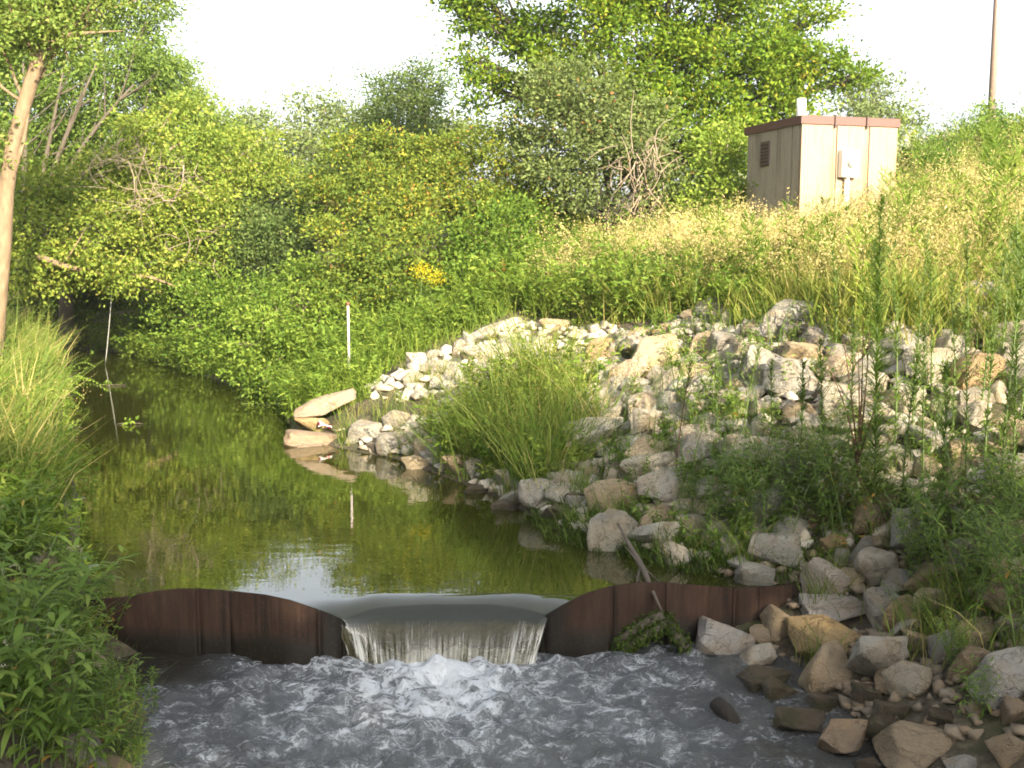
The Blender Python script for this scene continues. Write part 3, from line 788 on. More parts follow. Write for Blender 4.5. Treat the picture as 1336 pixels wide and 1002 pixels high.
# shrubs along the far right bank
def shrub(label, lobes, base, mat, leaf=(.10, .06), cover=2.3, hue=0.0, sig=.24, per=32, name='shrub', bark=BARK_GREY, **k):
    return tree(name, label, 'shrub', lobes, base, L[mat], bark, leaf, cover, per, sig, .06, .35, hue=hue, crown_name='foliage', **k)
shrub('dark grey green shrub behind the bank in the middle of the far trees', [(385, 260, 52, 31), (345, 290, 45, 30), (420, 290, 45, 30), (370, 320, 50, 29), (320, 330, 40, 29.5), (440, 240, 38, 31)], (-6.3, 31), 'dark', hue=.1)
shrub('light green shrub overhanging the still water at the bend', [(300, 385, 45, 27), (270, 420, 40, 27), (320, 420, 45, 26), (250, 380, 34, 28), (290, 455, 32, 26), (225, 400, 30, 29)], (-7.0, 27.2), 'fresh', hue=-.08)
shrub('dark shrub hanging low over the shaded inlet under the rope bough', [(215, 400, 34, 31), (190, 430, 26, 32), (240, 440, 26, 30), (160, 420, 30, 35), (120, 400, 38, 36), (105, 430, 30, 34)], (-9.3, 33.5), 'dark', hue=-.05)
shrub('bushy green shrub at the water edge behind the stone point', [(360, 400, 45, 24), (395, 360, 40, 25), (340, 450, 40, 23), (380, 450, 40, 22.5), (330, 490, 26, 22.5), (420, 420, 36, 23), (360, 500, 26, 22)], (-4.6, 23.5), 'fresh', hue=.05)
shrub('shrub with yellow and orange leaves in the middle of the thicket', [(560, 230, 55, 28), (500, 265, 48, 27.5), (610, 255, 45, 27), (450, 300, 45, 27), (540, 290, 50, 26.5), (590, 210, 38, 28)], (-2.4, 28), 'mixed', hue=.10)
shrub('green and yellow shrub in front of the feathery tree', [(470, 212, 42, 28), (530, 215, 40, 27.8), (430, 262, 40, 28), (500, 196, 30, 28.2), (450, 190, 26, 28.4)], (-3.8, 28.6), 'mixed', hue=0)
shrub('leafy green shrub above the goldenrod in the thicket', [(480, 335, 45, 24.5), (530, 330, 45, 24), (440, 355, 40, 24.5), (580, 335, 42, 24), (510, 370, 38, 23.5), (450, 395, 34, 23.5)], (-2.6, 24.6), 'mixed', hue=-.05)
shrub('bright green shrub at the left end of the dry meadow', [(640, 320, 48, 23), (680, 300, 40, 23.5), (620, 365, 38, 22.5), (665, 355, 40, 22.5), (700, 335, 30, 23)], (.1, 23.2), 'fresh', hue=-.12)
shrub('yellow flecked shrub below the vine covered tree', [(660, 230, 48, 26), (700, 255, 45, 25.5), (640, 275, 42, 25.5), (725, 285, 36, 25), (680, 190, 40, 27), (620, 180, 36, 28)], (.4, 26), 'mixed', hue=.02)
shrub('dark low bush in the weeds behind the top row of rocks', [(855, 365, 30, 17.5), (885, 380, 28, 17.3), (870, 395, 26, 17), (830, 385, 22, 17)], (2.6, 17.3), 'weed', (.08, .04), hue=-.15)
shrub('yellow green shrub beside the left wall of the hut', [(930, 210, 36, 24), (945, 250, 36, 23.5), (900, 250, 36, 24), (950, 180, 30, 24.5), (915, 285, 30, 23.5)], (4.5, 24), 'fresh', hue=.22)

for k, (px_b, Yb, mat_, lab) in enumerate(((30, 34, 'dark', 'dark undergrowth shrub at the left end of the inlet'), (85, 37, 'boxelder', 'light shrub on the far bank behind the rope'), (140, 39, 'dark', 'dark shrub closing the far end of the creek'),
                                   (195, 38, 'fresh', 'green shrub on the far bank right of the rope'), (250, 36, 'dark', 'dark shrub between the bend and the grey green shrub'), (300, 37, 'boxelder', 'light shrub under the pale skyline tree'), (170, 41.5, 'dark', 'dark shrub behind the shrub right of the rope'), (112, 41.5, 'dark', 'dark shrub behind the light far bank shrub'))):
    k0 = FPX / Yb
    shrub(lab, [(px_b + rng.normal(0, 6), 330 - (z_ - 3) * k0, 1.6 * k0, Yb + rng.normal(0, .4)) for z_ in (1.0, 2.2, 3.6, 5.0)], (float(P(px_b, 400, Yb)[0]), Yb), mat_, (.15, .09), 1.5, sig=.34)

shrub('leafy bush at the foot of the light pole on the skyline', [(1290, 165, 20, 30), (1270, 180, 18, 29.5), (1310, 178, 20, 30), (1294, 140, 9, 30.5)], (13.4, 30), 'fresh', hue=-.05)
shrub('dark weedy bush on the bank right of the hut', [(1190, 205, 22, 25), (1215, 215, 20, 25), (1235, 190, 18, 27), (1180, 225, 18, 24.5)], (9.8, 25), 'dark', hue=.2)
shrub('low green bush at the right end of the skyline', [(1330, 170, 20, 29), (1340, 185, 22, 28.5)], (14.0, 29), 'mixed', hue=-.1)

# the big tree
big = tree('big_tree', 'large spreading tree with a dark trunk towering over the thicket left of the hut', 'tree',
     [(620, 15, 40, 29), (680, 40, 50, 29), (760, 40, 75, 28), (850, 60, 85, 28), (940, 60, 80, 28), (1010, 70, 65, 28), (1060, 90, 45, 28), (900, 150, 75, 27.5), (980, 140, 60, 28), (830, 130, 60, 28), (640, 115, 40, 29), (690, 130, 40, 29),
      (760, -60, 90, 28), (880, -60, 100, 28), (980, -30, 80, 28), (1110, 100, 25, 28), (1050, 30, 40, 28), (1040, 135, 36, 28), (930, 215, 50, 26.5), (600, -30, 50, 29), (610, 75, 22, 29)],
     (3.6, 29.5), L['bigtree'], BARK_DARK, (.13, .075), 2.3, 34, .30, .34, .5, hue=.02, subs=8)
tree('vine_covered_tree', 'small tree smothered in grey green vines with reddish patches', 'tree',
     [(720, 110, 50, 25.5), (770, 130, 50, 25), (740, 180, 55, 25), (800, 180, 48, 24.8), (845, 160, 40, 24.8), (780, 230, 48, 24.5), (850, 215, 36, 24.3), (730, 240, 40, 24.8), (870, 260, 30, 24)],
     (2.2, 25.2), L['vine'], BARK_DARK, (.10, .065), 2.2, 30, .26, .12, hue=-.06, subs=8)
s = Soup()
for k in range(90):
    a0 = P(845 + rng.normal(0, 18), 200 + rng.uniform(-10, 80), 23.7 + rng.normal(0, .2)); e0 = a0 + rng.normal(0, .4, 3) * np.array([.8, .3, 1.1])
    s.add(*tube(bezier(a0, (a0 + e0) / 2 + rng.normal(0, .15, 3), e0, 5), np.linspace(.014, .006, 5), 4, False), .9)
tv = bpy.data.objects['vine_covered_tree']
s.build('dead_vines', BARK_GREY, tv, tv.location)['kind'] = 'stuff'

# unseen trees behind the viewpoint: the right-hand row's shadow lies over weir and pool
for k, (x, y, h_, lab) in enumerate(((3.5, -17, 12.0, 'first'), (8.0, -15, 13.0, 'second'), (12.5, -14.5, 13.4, 'third'), (17, -13.5, 12.8, 'fourth'), (21.5, -12.5, 12.3, 'fifth'), (26, -11, 12.0, 'sixth'),
                                     (-2.5, -12, 11, 'seventh'), (-8, -9, 12, 'eighth'), (-12.5, -4, 12, 'ninth'), (-14.5, 2.0, 11, 'tenth'))):  # unseen left-hand trees, added to cut skylight on the foreground
    z = h1(x, y); root = thing('unseen_shade_tree', f'{lab} unseen tree placed on the bank behind the viewpoint to shade the foreground', 'tree', (x, y, z), 0, 'unseen trees shading the weir')
    lob = [(np.array([x + rng.normal(0, .8), y + rng.normal(0, .8), z + f * (h_ - z)]), r_, .9) for f, r_ in ((.2, 2.4), (.35, 2.7), (.5, 2.9), (.65, 2.9), (.82, 2.3), (.4, 2.6))]
    sp, _t = crown_soup(lob, (.34, .24), 1.5, 20, .5)
    sp.build('crown', L['bigtree'], root, (x, y, z))
    q = Soup(); q.add(*tube([(0, 0, -.3), (.1, 0, 3), (0, .1, h_ - z - 1)], [.22, .17, .05], 8)); q.build('trunk', BARK_DARK, root, None, True)

# ================================================================== ROCKS
def rock_mesh(i, flat=1.0, sharp=.5):
    r = random.Random(100 + i)
    bm = bmesh.new()
    n = r.randint(10, 16)
    for k in range(n):
        v = Vector((r.uniform(-1, 1), r.uniform(-1, 1), r.uniform(-1, 1)))
        m = max(abs(v.x), abs(v.y), abs(v.z)); l = v.length
        v = v * ((1 - sharp) / l + sharp / m) * r.uniform(.86, 1.0)
        bm.verts.new(v)
    bmesh.ops.convex_hull(bm, input=bm.verts)
    bmesh.ops.delete(bm, geom=[v for v in bm.verts if not v.link_faces], context='VERTS')
    bmesh.ops.dissolve_limit(bm, angle_limit=R(14), verts=bm.verts, edges=bm.edges)
    bmesh.ops.bevel(bm, geom=list(bm.edges), offset=.10, segments=2, affect='EDGES', profile=.55, clamp_overlap=True)
    bmesh.ops.triangulate(bm, faces=bm.faces)
    for lim in (.5, .34):
        bmesh.ops.subdivide_edges(bm, edges=[e for e in bm.edges if e.calc_length() > lim], cuts=1, use_grid_fill=True)
        bmesh.ops.triangulate(bm, faces=bm.faces)
    for v in bm.verts:
        p = v.co * 1.6 + Vector((i * 3.1, i * 1.7, 0))
        v.co += v.co.normalized() * (mnoise.noise(p) * .09 + mnoise.noise(p * 2.7) * .05 + mnoise.noise(p * 6.0) * .035)
    # unit box
    lo = Vector([min(v.co[a] for v in bm.verts) for a in range(3)]); hi = Vector([max(v.co[a] for v in bm.verts) for a in range(3)])
    for v in bm.verts: v.co = Vector([((v.co[a] - lo[a]) / (hi[a] - lo[a]) - .5) for a in range(3)])
    bmesh.ops.recalc_face_normals(bm, faces=bm.faces)
    me = bpy.data.meshes.new('rock'); bm.to_mesh(me); bm.free()
    for p in me.polygons: p.use_smooth = True
    me.set_sharp_from_angle(angle=R(32))
    return me
RM = [rock_mesh(i, sharp=.35 + .5 * (i % 5) / 4) for i in range(28)]
for m_ in RM: m_.materials.append(ROCK)
TONE = {'pale': (.55, .495, .395), 'grey': (.44, .415, .36), 'tan': (.54, .43, .29), 'ochre': (.48, .34, .18), 'brown': (.36, .275, .185), 'white': (.60, .56, .47), 'wet': (.40, .34, .26)}
placed = []
def rock(px, py, w, h, tone, label=None, tilt=0, group=None, dep=.85, sink=.12, rz=None, depth=None):
    g = G(px, py + h * .42)
    Yd = depth if depth else g[1]
    k = Yd / FPX * np.linalg.norm(ray(px, py)) ** 0
    ww, hh = w * k, h * k * 1.12
    dd = max(ww * dep, hh * .8)
    c = P(px, py, Yd + dd * .22); c[2] -= hh * sink * .5
    wet = tone == 'wet'
    i = random.randrange(len(RM))
    o = bpy.data.objects.new('riprap_rock', RM[i]); COL.objects.link(o)
    if wet: o.material_slots[0].link = 'OBJECT'; o.material_slots[0].material = WETROCK
    o.location = c; o.scale = (ww * 1.06, dd, hh)
    o.rotation_euler = (R(random.uniform(-8, 8)), R(-tilt), R(random.uniform(-14, 14)) if rz is None else R(rz))
    t_ = TONE[tone]; j = random.uniform(.88, 1.12)
    o.color = (t_[0] * j, t_[1] * j * random.uniform(.97, 1.02), t_[2] * j * random.uniform(.93, 1.05), 1)
    tag(o, label, 'rock', group)
    placed.append((c[0], c[1], max(ww, dd) / 2))
    return o
NEAR, MID, SLOPE, WALL = 'rocks at the near right waterline', 'rocks along the creek edge above the weir', 'riprap rocks on the right slope', 'sunlit stones of the far point'
rock(947, 834, 78, 50, 'grey', 'rounded grey boulder standing in the water against the right end of the weir', -12)
rock(987, 856, 50, 28, 'pale', 'layered pale stone slanting into the water right of the grey boulder', 12)
rock(1017, 811, 42, 44, 'tan', 'blocky tan stone leaning on the weir end above the slanting stone')
rock(993, 828, 30, 26, 'tan', 'small tan stone wedged between the grey boulder and the blocky tan stone')
rock(1097, 793, 100, 44, 'grey', 'long flat grey slab lying across the stones at the weir end', 4)
rock(1076, 834, 100, 58, 'ochre', 'big ochre boulder sloping down below the long grey slab', -18)
rock(1079, 869, 74, 62, 'tan', 'tan and ochre block below the big ochre boulder')
rock(1146, 857, 74, 78, 'grey', 'tall grey angular block right of the ochre boulders', 10)
rock(1186, 889, 60, 54, 'pale', 'squarish pale boulder in front of the tall grey block')
rock(1132, 909, 46, 34, 'wet', 'dark wet brown stone at the foot of the pale boulder')
rock(1082, 919, 54, 28, 'wet', 'low dark wet stone in the water below the tan block')
rock(1000, 884, 66, 26, 'wet', 'dark wet slab tipping into the water near the slanting pale stone', 14)
rock(1045, 944, 76, 24, 'wet', 'half sunken dark stone farthest out in the pool')
rock(1103, 963, 72, 48, 'brown', 'greyish brown boulder at the water edge near the bottom')
rock(1152, 950, 48, 34, 'wet', 'dark stone behind the greyish brown boulder')
rock(1211, 975, 124, 56, 'brown', 'broad flat topped brown boulder at the bottom right', -4)
rock(1316, 977, 52, 42, 'brown', 'brown angular stone in the bottom right corner')
rock(1309, 882, 96, 66, 'grey', 'large grey boulder at the right edge among the weeds', 12)
rock(1266, 867, 54, 50, 'brown', 'dark brown mossy boulder left of the grey boulder at the right edge')
rock(1072, 754, 54, 52, 'pale', 'upright pale stone at the right end of the weir top', -20)
rock(1088, 710, 40, 28, 'ochre', 'orange tan flat stone under the dark stemmed weed', 10)
rock(1101, 727, 28, 30, 'grey', 'small grey stone below the orange tan flat stone')
rock(1127, 719, 36, 40, 'grey', 'grey stone beside the pale tan wedge above the weir end')
rock(1141, 740, 48, 58, 'pale', 'pale tan wedge shaped stone above the long grey slab', 20)
rock(1108, 757, 40, 34, 'tan', None, group=NEAR); rock(1175, 801, 58, 40, 'ochre', None, 20, NEAR); rock(1017, 900, 44, 26, 'wet', None, 0, NEAR)
rock(1068, 898, 26, 20, 'brown', None, group=NEAR); rock(1168, 931, 54, 32, 'wet', None, 0, NEAR); rock(1274, 827, 66, 34, 'tan', None, 6, NEAR)
rock(1238, 842, 46, 36, 'grey', None, 0, NEAR); rock(1228, 938, 40, 24, 'wet', None, 0, NEAR); rock(1330, 930, 40, 40, 'brown', None, 0, NEAR); rock(1180, 760, 60, 44, 'grey', None, 0, NEAR)
rock(1220, 785, 60, 46, 'tan', None, 0, NEAR); rock(1256, 1000, 44, 22, 'grey', None, 0, NEAR); rock(1200, 838, 44, 34, 'tan', None, 0, NEAR); rock(1325, 820, 50, 40, 'grey', None, 0, NEAR)
rock(1060, 895, 26, 16, 'tan', None, 0, NEAR); rock(1130, 998, 36, 20, 'wet', None, 0, NEAR)
rock(982, 751, 46, 38, 'grey', 'grey pointed stone behind the weir under the overhanging weeds')
rock(902, 687, 48, 36, 'grey', 'grey flat faced block at the foot of the weeds behind the weir')
rock(856, 677, 54, 36, 'tan', 'rounded tan boulder beside the grey flat faced block')
rock(799, 691, 70, 54, 'grey', 'large grey streaked boulder dipping into the still water', 22)
rock(783, 705, 28, 18, 'ochre', 'small ochre stone at the foot of the grey streaked boulder')
rock(802, 647, 76, 42, 'tan', 'broad tan boulder above the grey streaked boulder', 8)
rock(772, 573, 96, 58, 'pale', 'largest pale boulder on the slope right of the grass tussock', 22)
rock(844, 532, 52, 44, 'pale', 'rounded pale boulder above and right of the largest pale boulder')
rock(850, 467, 74, 60, 'tan', 'biggest tan boulder in the top row of the riprap', 8)
rock(820, 485, 36, 50, 'tan', 'upright tan block tilted against the biggest tan boulder', -62)
rock(784, 458, 36, 38, 'ochre', 'brownish tan cube at the left end of the top row')
rock(812, 439, 26, 20, 'grey'); rock(805, 458, 30, 24, 'grey'); rock(834, 438, 32, 22, 'tan'); rock(779, 497, 48, 28, 'tan'); rock(866, 432, 32, 22, 'brown')
rock(869, 503, 48, 34, 'pale', None, 30); rock(924, 449, 66, 32, 'tan', 'long tan stone in the top row right of the biggest tan boulder', 10); rock(994, 461, 78, 36, 'white', 'long whitish slab in the top row of the riprap', 6)
rock(953, 447, 48, 32, 'grey'); rock(1050, 463, 58, 32, 'tan'); rock(998, 436, 42, 32, 'grey', None, 20); rock(1038, 435, 36, 32, 'grey'); rock(1065, 439, 52, 32, 'grey', None, 12); rock(980, 434, 32, 24, 'tan', None, 25)
rock(915, 499, 34, 32, 'pale'); rock(905, 485, 42, 26, 'tan'); rock(1045, 537, 50, 32, 'tan'); rock(843, 609, 70, 38, 'pale', None, 14); rock(1275, 489, 68, 60, 'ochre', 'orange tan boulder among the tall weeds high on the right', 10)
rock(1268, 414, 52, 40, 'grey', 'greyish white boulder near the top right of the riprap'); rock(1268, 442, 36, 28, 'tan'); rock(1272, 381, 46, 32, 'grey'); rock(1200, 437, 42, 30, 'tan'); rock(1265, 592, 62, 36, 'tan')
rock(1238, 403, 34, 34, 'pale'); rock(1236, 368, 18, 20, 'pale'); rock(1322, 412, 40, 40, 'pale'); rock(1310, 380, 40, 30, 'grey'); rock(880, 540, 40, 30, 'grey'); rock(895, 560, 34, 26, 'tan'); rock(950, 520, 34, 26, 'grey')
rock(1000, 500, 40, 28, 'pale'); rock(1090, 480, 50, 36, 'tan'); rock(1130, 500, 60, 40, 'pale'); rock(1180, 520, 52, 40, 'white'); rock(1110, 425, 40, 26, 'pale'); rock(1150, 412, 40, 26, 'white'); rock(750, 500, 40, 26, 'grey'); rock(1320, 470, 50, 50, 'pale')
rock(424, 527, 82, 17, 'tan', 'long tan slab tilted up out of the water at the stone point', 17, dep=.5, depth=17.3, rz=6)
rock(407, 553, 42, 20, 'ochre', 'tan block under the tilted slab at the stone point', depth=17.2)
rock(417, 573, 90, 22, 'brown', 'flat greyish brown slab at the waterline carrying the crumpled wrapper', -3, dep=.6)
rock(476, 563, 48, 28, 'grey', 'rounded grey rock right of the flat waterline slab')
rock(517, 550, 42, 30, 'pale', 'pale rock beside the left edge of the grass tussock'); rock(511, 577, 42, 32, 'grey', 'grey rock at the waterline left of the tussock')
rock(545, 604, 42, 20, 'tan', 'low tan stone at the waterline below the tussock'); rock(573, 588, 36, 24, 'grey', None, 0, MID); rock(599, 607, 42, 34, 'tan', 'tan boulder at the waterline in front of the tussock')
rock(580, 570, 24, 20, 'brown', None, 0, MID); rock(639, 615, 26, 22, 'tan', None, 0, MID); rock(678, 646, 62, 22, 'grey', 'flat grey stone sloping into the water right of the tussock', 20); rock(713, 634, 28, 20, 'grey', None, 0, MID)
rock(660, 660, 40, 16, 'wet', None, 0, MID); rock(730, 668, 50, 24, 'wet', None, 0, MID); rock(620, 640, 30, 14, 'wet', None, 0, MID); rock(493, 585, 30, 16, 'wet', None, 0, MID); rock(755, 652, 40, 22, 'wet', None, 0, MID); rock(535, 585, 24, 16, 'brown', None, 0, MID); rock(444, 556, 22, 16, 'wet', None, 0, MID)
rock(640, 433, 86, 21, 'white', 'long sunlit slab on top of the stones of the far point', 16, dep=.4)
rock(609, 448, 20, 28, 'white', None, -20, WALL); rock(598, 453, 16, 24, 'pale', None, -20, WALL); rock(649, 459, 96, 25, 'white', 'broad sunlit slab below the top slab of the far point', 4, dep=.4)
for a_ in ((546, 471, 34, 24), (580, 478, 44, 18), (664, 446, 32, 16), (684, 424, 22, 10), (560, 480, 26, 18), (600, 482, 36, 18), (630, 480, 30, 16), (540, 492, 30, 18), (570, 462, 24, 14), (615, 466, 24, 14), (665, 480, 30, 16), (575, 497, 34, 16)):
    rock(*a_, 'white', None, random.uniform(-8, 14), WALL)
rock(726, 424, 42, 18, 'tan', 'flat orange tan stone lying in the dry grass beyond the riprap', 0, dep=.5)
# left bank
rock(68, 592, 24, 18, 'pale', 'pale stone at the water edge of the left bank below the tall grass'); rock(77, 655, 30, 16, 'grey', 'grey stone half hidden in the left bank grass at the waterline')
rock(113, 978, 62, 52, 'grey', 'grey boulder at the bottom left under the leafy weeds'); rock(108, 862, 56, 30, 'tan', 'tan stone by the left end of the weir'); rock(20, 806, 60, 50, 'grey', 'large grey stone in the leaves at the left edge')
rock(75, 905, 40, 34, 'brown', 'brown stone deep in the leaves at the bottom left'); rock(150, 1000, 44, 30, 'brown', 'dark stone at the very bottom left waterline'); rock(60, 735, 50, 30, 'grey', 'grey stone on the left bank above the weir'); rock(85, 700, 26, 16, 'wet', 'small dark stone in the water along the left bank')
def slope_label(o):
    """tone, row and nearest landmark tell the riprap rocks apart"""
    u, v_ = pix([list(o.location)]); u, v_ = u[0], v_[0]
    c_ = np.array(o.color[:3]); t_ = min(('pale', 'grey', 'tan', 'ochre', 'brown', 'white'), key=lambda k: np.abs(np.array(TONE[k]) - c_).sum())
    t_ = {'white': 'whitish', 'pale': 'pale', 'ochre': 'ochre', 'tan': 'tan', 'brown': 'brown', 'grey': 'grey'}[t_]
    size = 'small' if o.scale[0] < .26 else ('large' if o.scale[0] > .5 else 'middling')
    z_ = o.location.z
    row = 'top row' if z_ > 1.7 else ('upper slope' if z_ > 1.2 else ('middle slope' if z_ > .6 else 'foot'))
    col_ = 'near the grass tussock' if u < 770 else ('below the biggest tan boulder' if u < 900 else ('above the slope weeds' if u < 1030 else ('left of the tallest spire weed' if u < 1145 else ('right of the tallest spire weed' if u < 1250 else 'towards the right edge'))))
    tag(o, f'{size} {t_} rock on the {row} of the riprap {col_}', 'rock', SLOPE)
def near_label(o):
    u, v_ = pix([list(o.location)]); u, v_ = u[0], v_[0]
    c_ = np.array(o.color[:3]); t_ = min(('pale', 'grey', 'tan', 'ochre', 'brown', 'white'), key=lambda k: np.abs(np.array(TONE[k]) - c_).sum())
    if o.material_slots[0].link == 'OBJECT': t_ = 'dark wet'
    size = 'small' if o.scale[0] < .24 else 'middling'
    zone = ('by the grey boulder at the weir end' if u < 1045 else 'around the upright pale stone' if v_ < 790 and u < 1150 else 'below the weeds above the near rocks' if v_ < 790 else 'beside the ochre boulders' if u < 1120 and v_ < 890
            else 'around the tall grey block' if u < 1220 and v_ < 890 else 'by the large grey boulder at the right edge' if v_ < 900 else 'along the waterline near the broad brown boulder' if u < 1200 else 'in the bottom right corner')
    tag(o, f'{size} {t_} stone packed in {zone}', 'rock', NEAR)
LAB = {NEAR: 'brown or grey stone packed among the larger boulders at the near right waterline', MID: 'small stone at the creek edge above the weir', WALL: 'whitish sunlit stone heaped on the far point'}
for o in list(COL.objects):
    if o.name.startswith('riprap_rock') and not o.get('label'):
        g_ = o.get('group')
        if g_ == NEAR: near_label(o)
        elif g_: o['label'] = LAB[g_]
        else: slope_label(o)
# fillers on the slope
def inside(x, y, r):
    for a_, b_, c_ in placed:
        if (a_ - x) ** 2 + (b_ - y) ** 2 < (c_ * .7 + r * .55) ** 2: return True
    return False
fill = 0; tries = 0
while fill < 180 and tries < 9000:
    tries += 1
    y = random.uniform(7.2, 18.6); x = random.uniform(-3, 9)
    dr = float(sdist(np.array([x]), np.array([y]), RSH, True)[0])
    if not (.15 < dr < 4.5): continue
    if y > 16.2: continue
    if y > 14 and dr < 1.6 and random.random() < .8: continue
    r = random.choice((.13, .15, .18, .21, .25, .29)) * (1 if y > 10 else .9)
    if inside(x, y, r): continue
    u, v_ = pix([[x, y, h1(x, y)]])
    if not (-20 < u[0] < 1380 and v_[0] < 1030): continue
    i = random.randrange(len(RM))
    o = bpy.data.objects.new('riprap_rock', RM[i]); COL.objects.link(o)
    s3 = [r * 2 * random.uniform(.8, 1.3), r * 2 * random.uniform(.8, 1.2), r * random.uniform(1.1, 1.7)]
    o.scale = s3; o.location = (x, y, h1(x, y) + s3[2] * .34)
    o.rotation_euler = (R(random.uniform(-25, 25)), R(random.uniform(-25, 25)), random.uniform(0, 6.28))
    t_ = TONE[random.choice(('pale', 'pale', 'grey', 'grey', 'tan', 'white', 'white') if y > 10.2 else ('brown', 'grey', 'tan'))]; j = random.uniform(.85, 1.15)
    o.color = (t_[0] * j, t_[1] * j, t_[2] * j, 1)
    placed.append((x, y, r))
    if y > 10.2: slope_label(o)
    else: near_label(o)
    fill += 1
# small stones between the rocks: past counting, one mass
def rubble(name, n, test, label, mat_tones, rmin, rmax):
    Vs, Fs, cnt, cols = [], [], 0, []
    hull = []
    for i in range(8):
        bm = bmesh.new(); r = random.Random(i)
        for k in range(11): bm.verts.new(Vector((r.gauss(0, 1), r.gauss(0, 1), r.gauss(0, 1))).normalized() * r.uniform(.8, 1.1))
        bmesh.ops.convex_hull(bm, input=bm.verts)
        bmesh.ops.dissolve_limit(bm, angle_limit=R(12), verts=bm.verts, edges=bm.edges)
        if rmax > .12: bmesh.ops.bevel(bm, geom=list(bm.edges), offset=.09, segments=1, affect='EDGES')
        bmesh.ops.triangulate(bm, faces=bm.faces)
        bm.verts.ensure_lookup_table(); bm.verts.index_update()
        hull.append((np.array([v.co[:] for v in bm.verts]), np.array([[v.index for v in f.verts] for f in bm.faces])))
        bm.free()
    got = 0; tries = 0
    while got < n and tries < n * 12:
        tries += 1
        xy = test()
        if xy is None: continue
        V, F = hull[random.randrange(8)]
        r = random.uniform(rmin, rmax)
        a_ = random.uniform(0, 6.28); c_, s_ = math.cos(a_), math.sin(a_)
        W = V * np.array([r * random.uniform(.8, 1.4), r, r * random.uniform(.5, .9)])
        W = W @ np.array([[c_, s_, 0], [-s_, c_, 0], [0, 0, 1]])
        W = W + np.array([xy[0], xy[1], h1(*xy) + r * .25])
        Vs.append(W); Fs.append(F + cnt); cnt += len(W); got += 1
        cols += [random.random()] * len(F)
    me = mesh(name, np.concatenate(Vs), np.concatenate(Fs), np.array(cols))
    o = obj(name, me, mat_tones or RUBBLE); tag(o, label, 'stones', kind='stuff')
RUBBLE, t, b, _ = new_mat('rubble_stone')
at = N(t, 'ShaderNodeAttribute', attribute_name='rnd')
c = ramp(t, at.outputs['Fac'], [(0, (.32, .30, .26)), (.4, (.50, .45, .36)), (.75, (.45, .36, .25)), (1, (.60, .56, .48))]).outputs[0]
nz = noise(t, coords(t, 'Object'), 25, 5)
c = mixc(t, math_(t, 'MULTIPLY', nz, .5), c, (.16, .14, .11))
t.links.new(c, b.inputs['Base Color']); b.inputs['Roughness'].default_value = .95; bump(t, nz, .6, .02, b)
RUBBLE_DARK = RUBBLE.copy(); RUBBLE_DARK.name = 'rubble_brown'
for n_ in RUBBLE_DARK.node_tree.nodes:
    if n_.type == 'VALTORGB':
        for e_ in n_.color_ramp.elements: e_.color = (e_.color[0] * .42, e_.color[1] * .36, e_.color[2] * .30, 1)
def slope_test():
    y = random.uniform(9.6, 18.6); x = random.uniform(-3, 9.5)
    dr = float(sdist(np.array([x]), np.array([y]), RSH, True)[0])
    if not (.1 < dr < 4.5): return None
    if y > 16.4 and not (1.2 < dr < 3.7): return None
    return x, y
rubble('small_stones', 1500, slope_test, 'small pale stones filling the gaps between the riprap rocks', None, .05, .11)
rubble('packed_rocks', 800, slope_test, 'smaller rocks packed between and under the larger riprap rocks', None, .09, .19)

def near_test():
    y = random.uniform(6.6, 9.8); x = random.uniform(1.9, 5.5)
    dr = float(sdist(np.array([x]), np.array([y]), RSH, True)[0])
    return (x, y) if -.25 < dr < 2.5 else None
rubble('small_stones', 800, near_test, 'small brown stones between the near right boulders', RUBBLE_DARK, .03, .085)
# ================================================================== small things
st = G(455, 452); st = P(455, 450, 19.5); st[2] = h1(st[0], st[1])
topz = P(455, 395, 19.5)[2]
stake = thing('survey_stake', 'thin white stake with a reddish tip standing in the weeds by the water', 'stake', st)
s = Soup(); s.add(*box((0, 0, (topz - st[2]) / 2 - .15), (.04, .03, topz - st[2] + .2))); s.build('shaft', STAKEM, stake)
s = Soup(); s.add(*box((0, 0, topz - st[2] - .02), (.046, .036, .06))); s.build('tip', REDM, stake)
# wrapper on the slab
WRAP, t, b, _ = new_mat('wrapper_print')
n = noise(t, coords(t, 'Object'), 14, 2)
t.links.new(ramp(t, n, [(.46, (.55, .04, .07)), (.5, (.75, .72, .70))]).outputs[0], b.inputs['Base Color']); b.inputs['Roughness'].default_value = .35
wp = P(437, 560, 17.0)
wv = [(i / 10 - .5, (j / 4 - .5)) for j in range(5) for i in range(11)]
V = np.array([(a_ * .52, b_ * .12, .05 * math.sin(a_ * 21) * math.cos(b_ * 9) + .03 * math.sin(b_ * 30 + a_ * 11) + .03 - a_ * .12) for a_, b_ in wv])
wo = tag(obj('crumpled_wrapper', mesh('crumpled_wrapper', V, grid_faces(11, 5), None, False), WRAP), 'crumpled red and white wrapper lying on the waterline slab at the point', 'wrapper')
sm = wo.modifiers.new('t', 'SOLIDIFY'); sm.thickness = .012
wo.location = wp
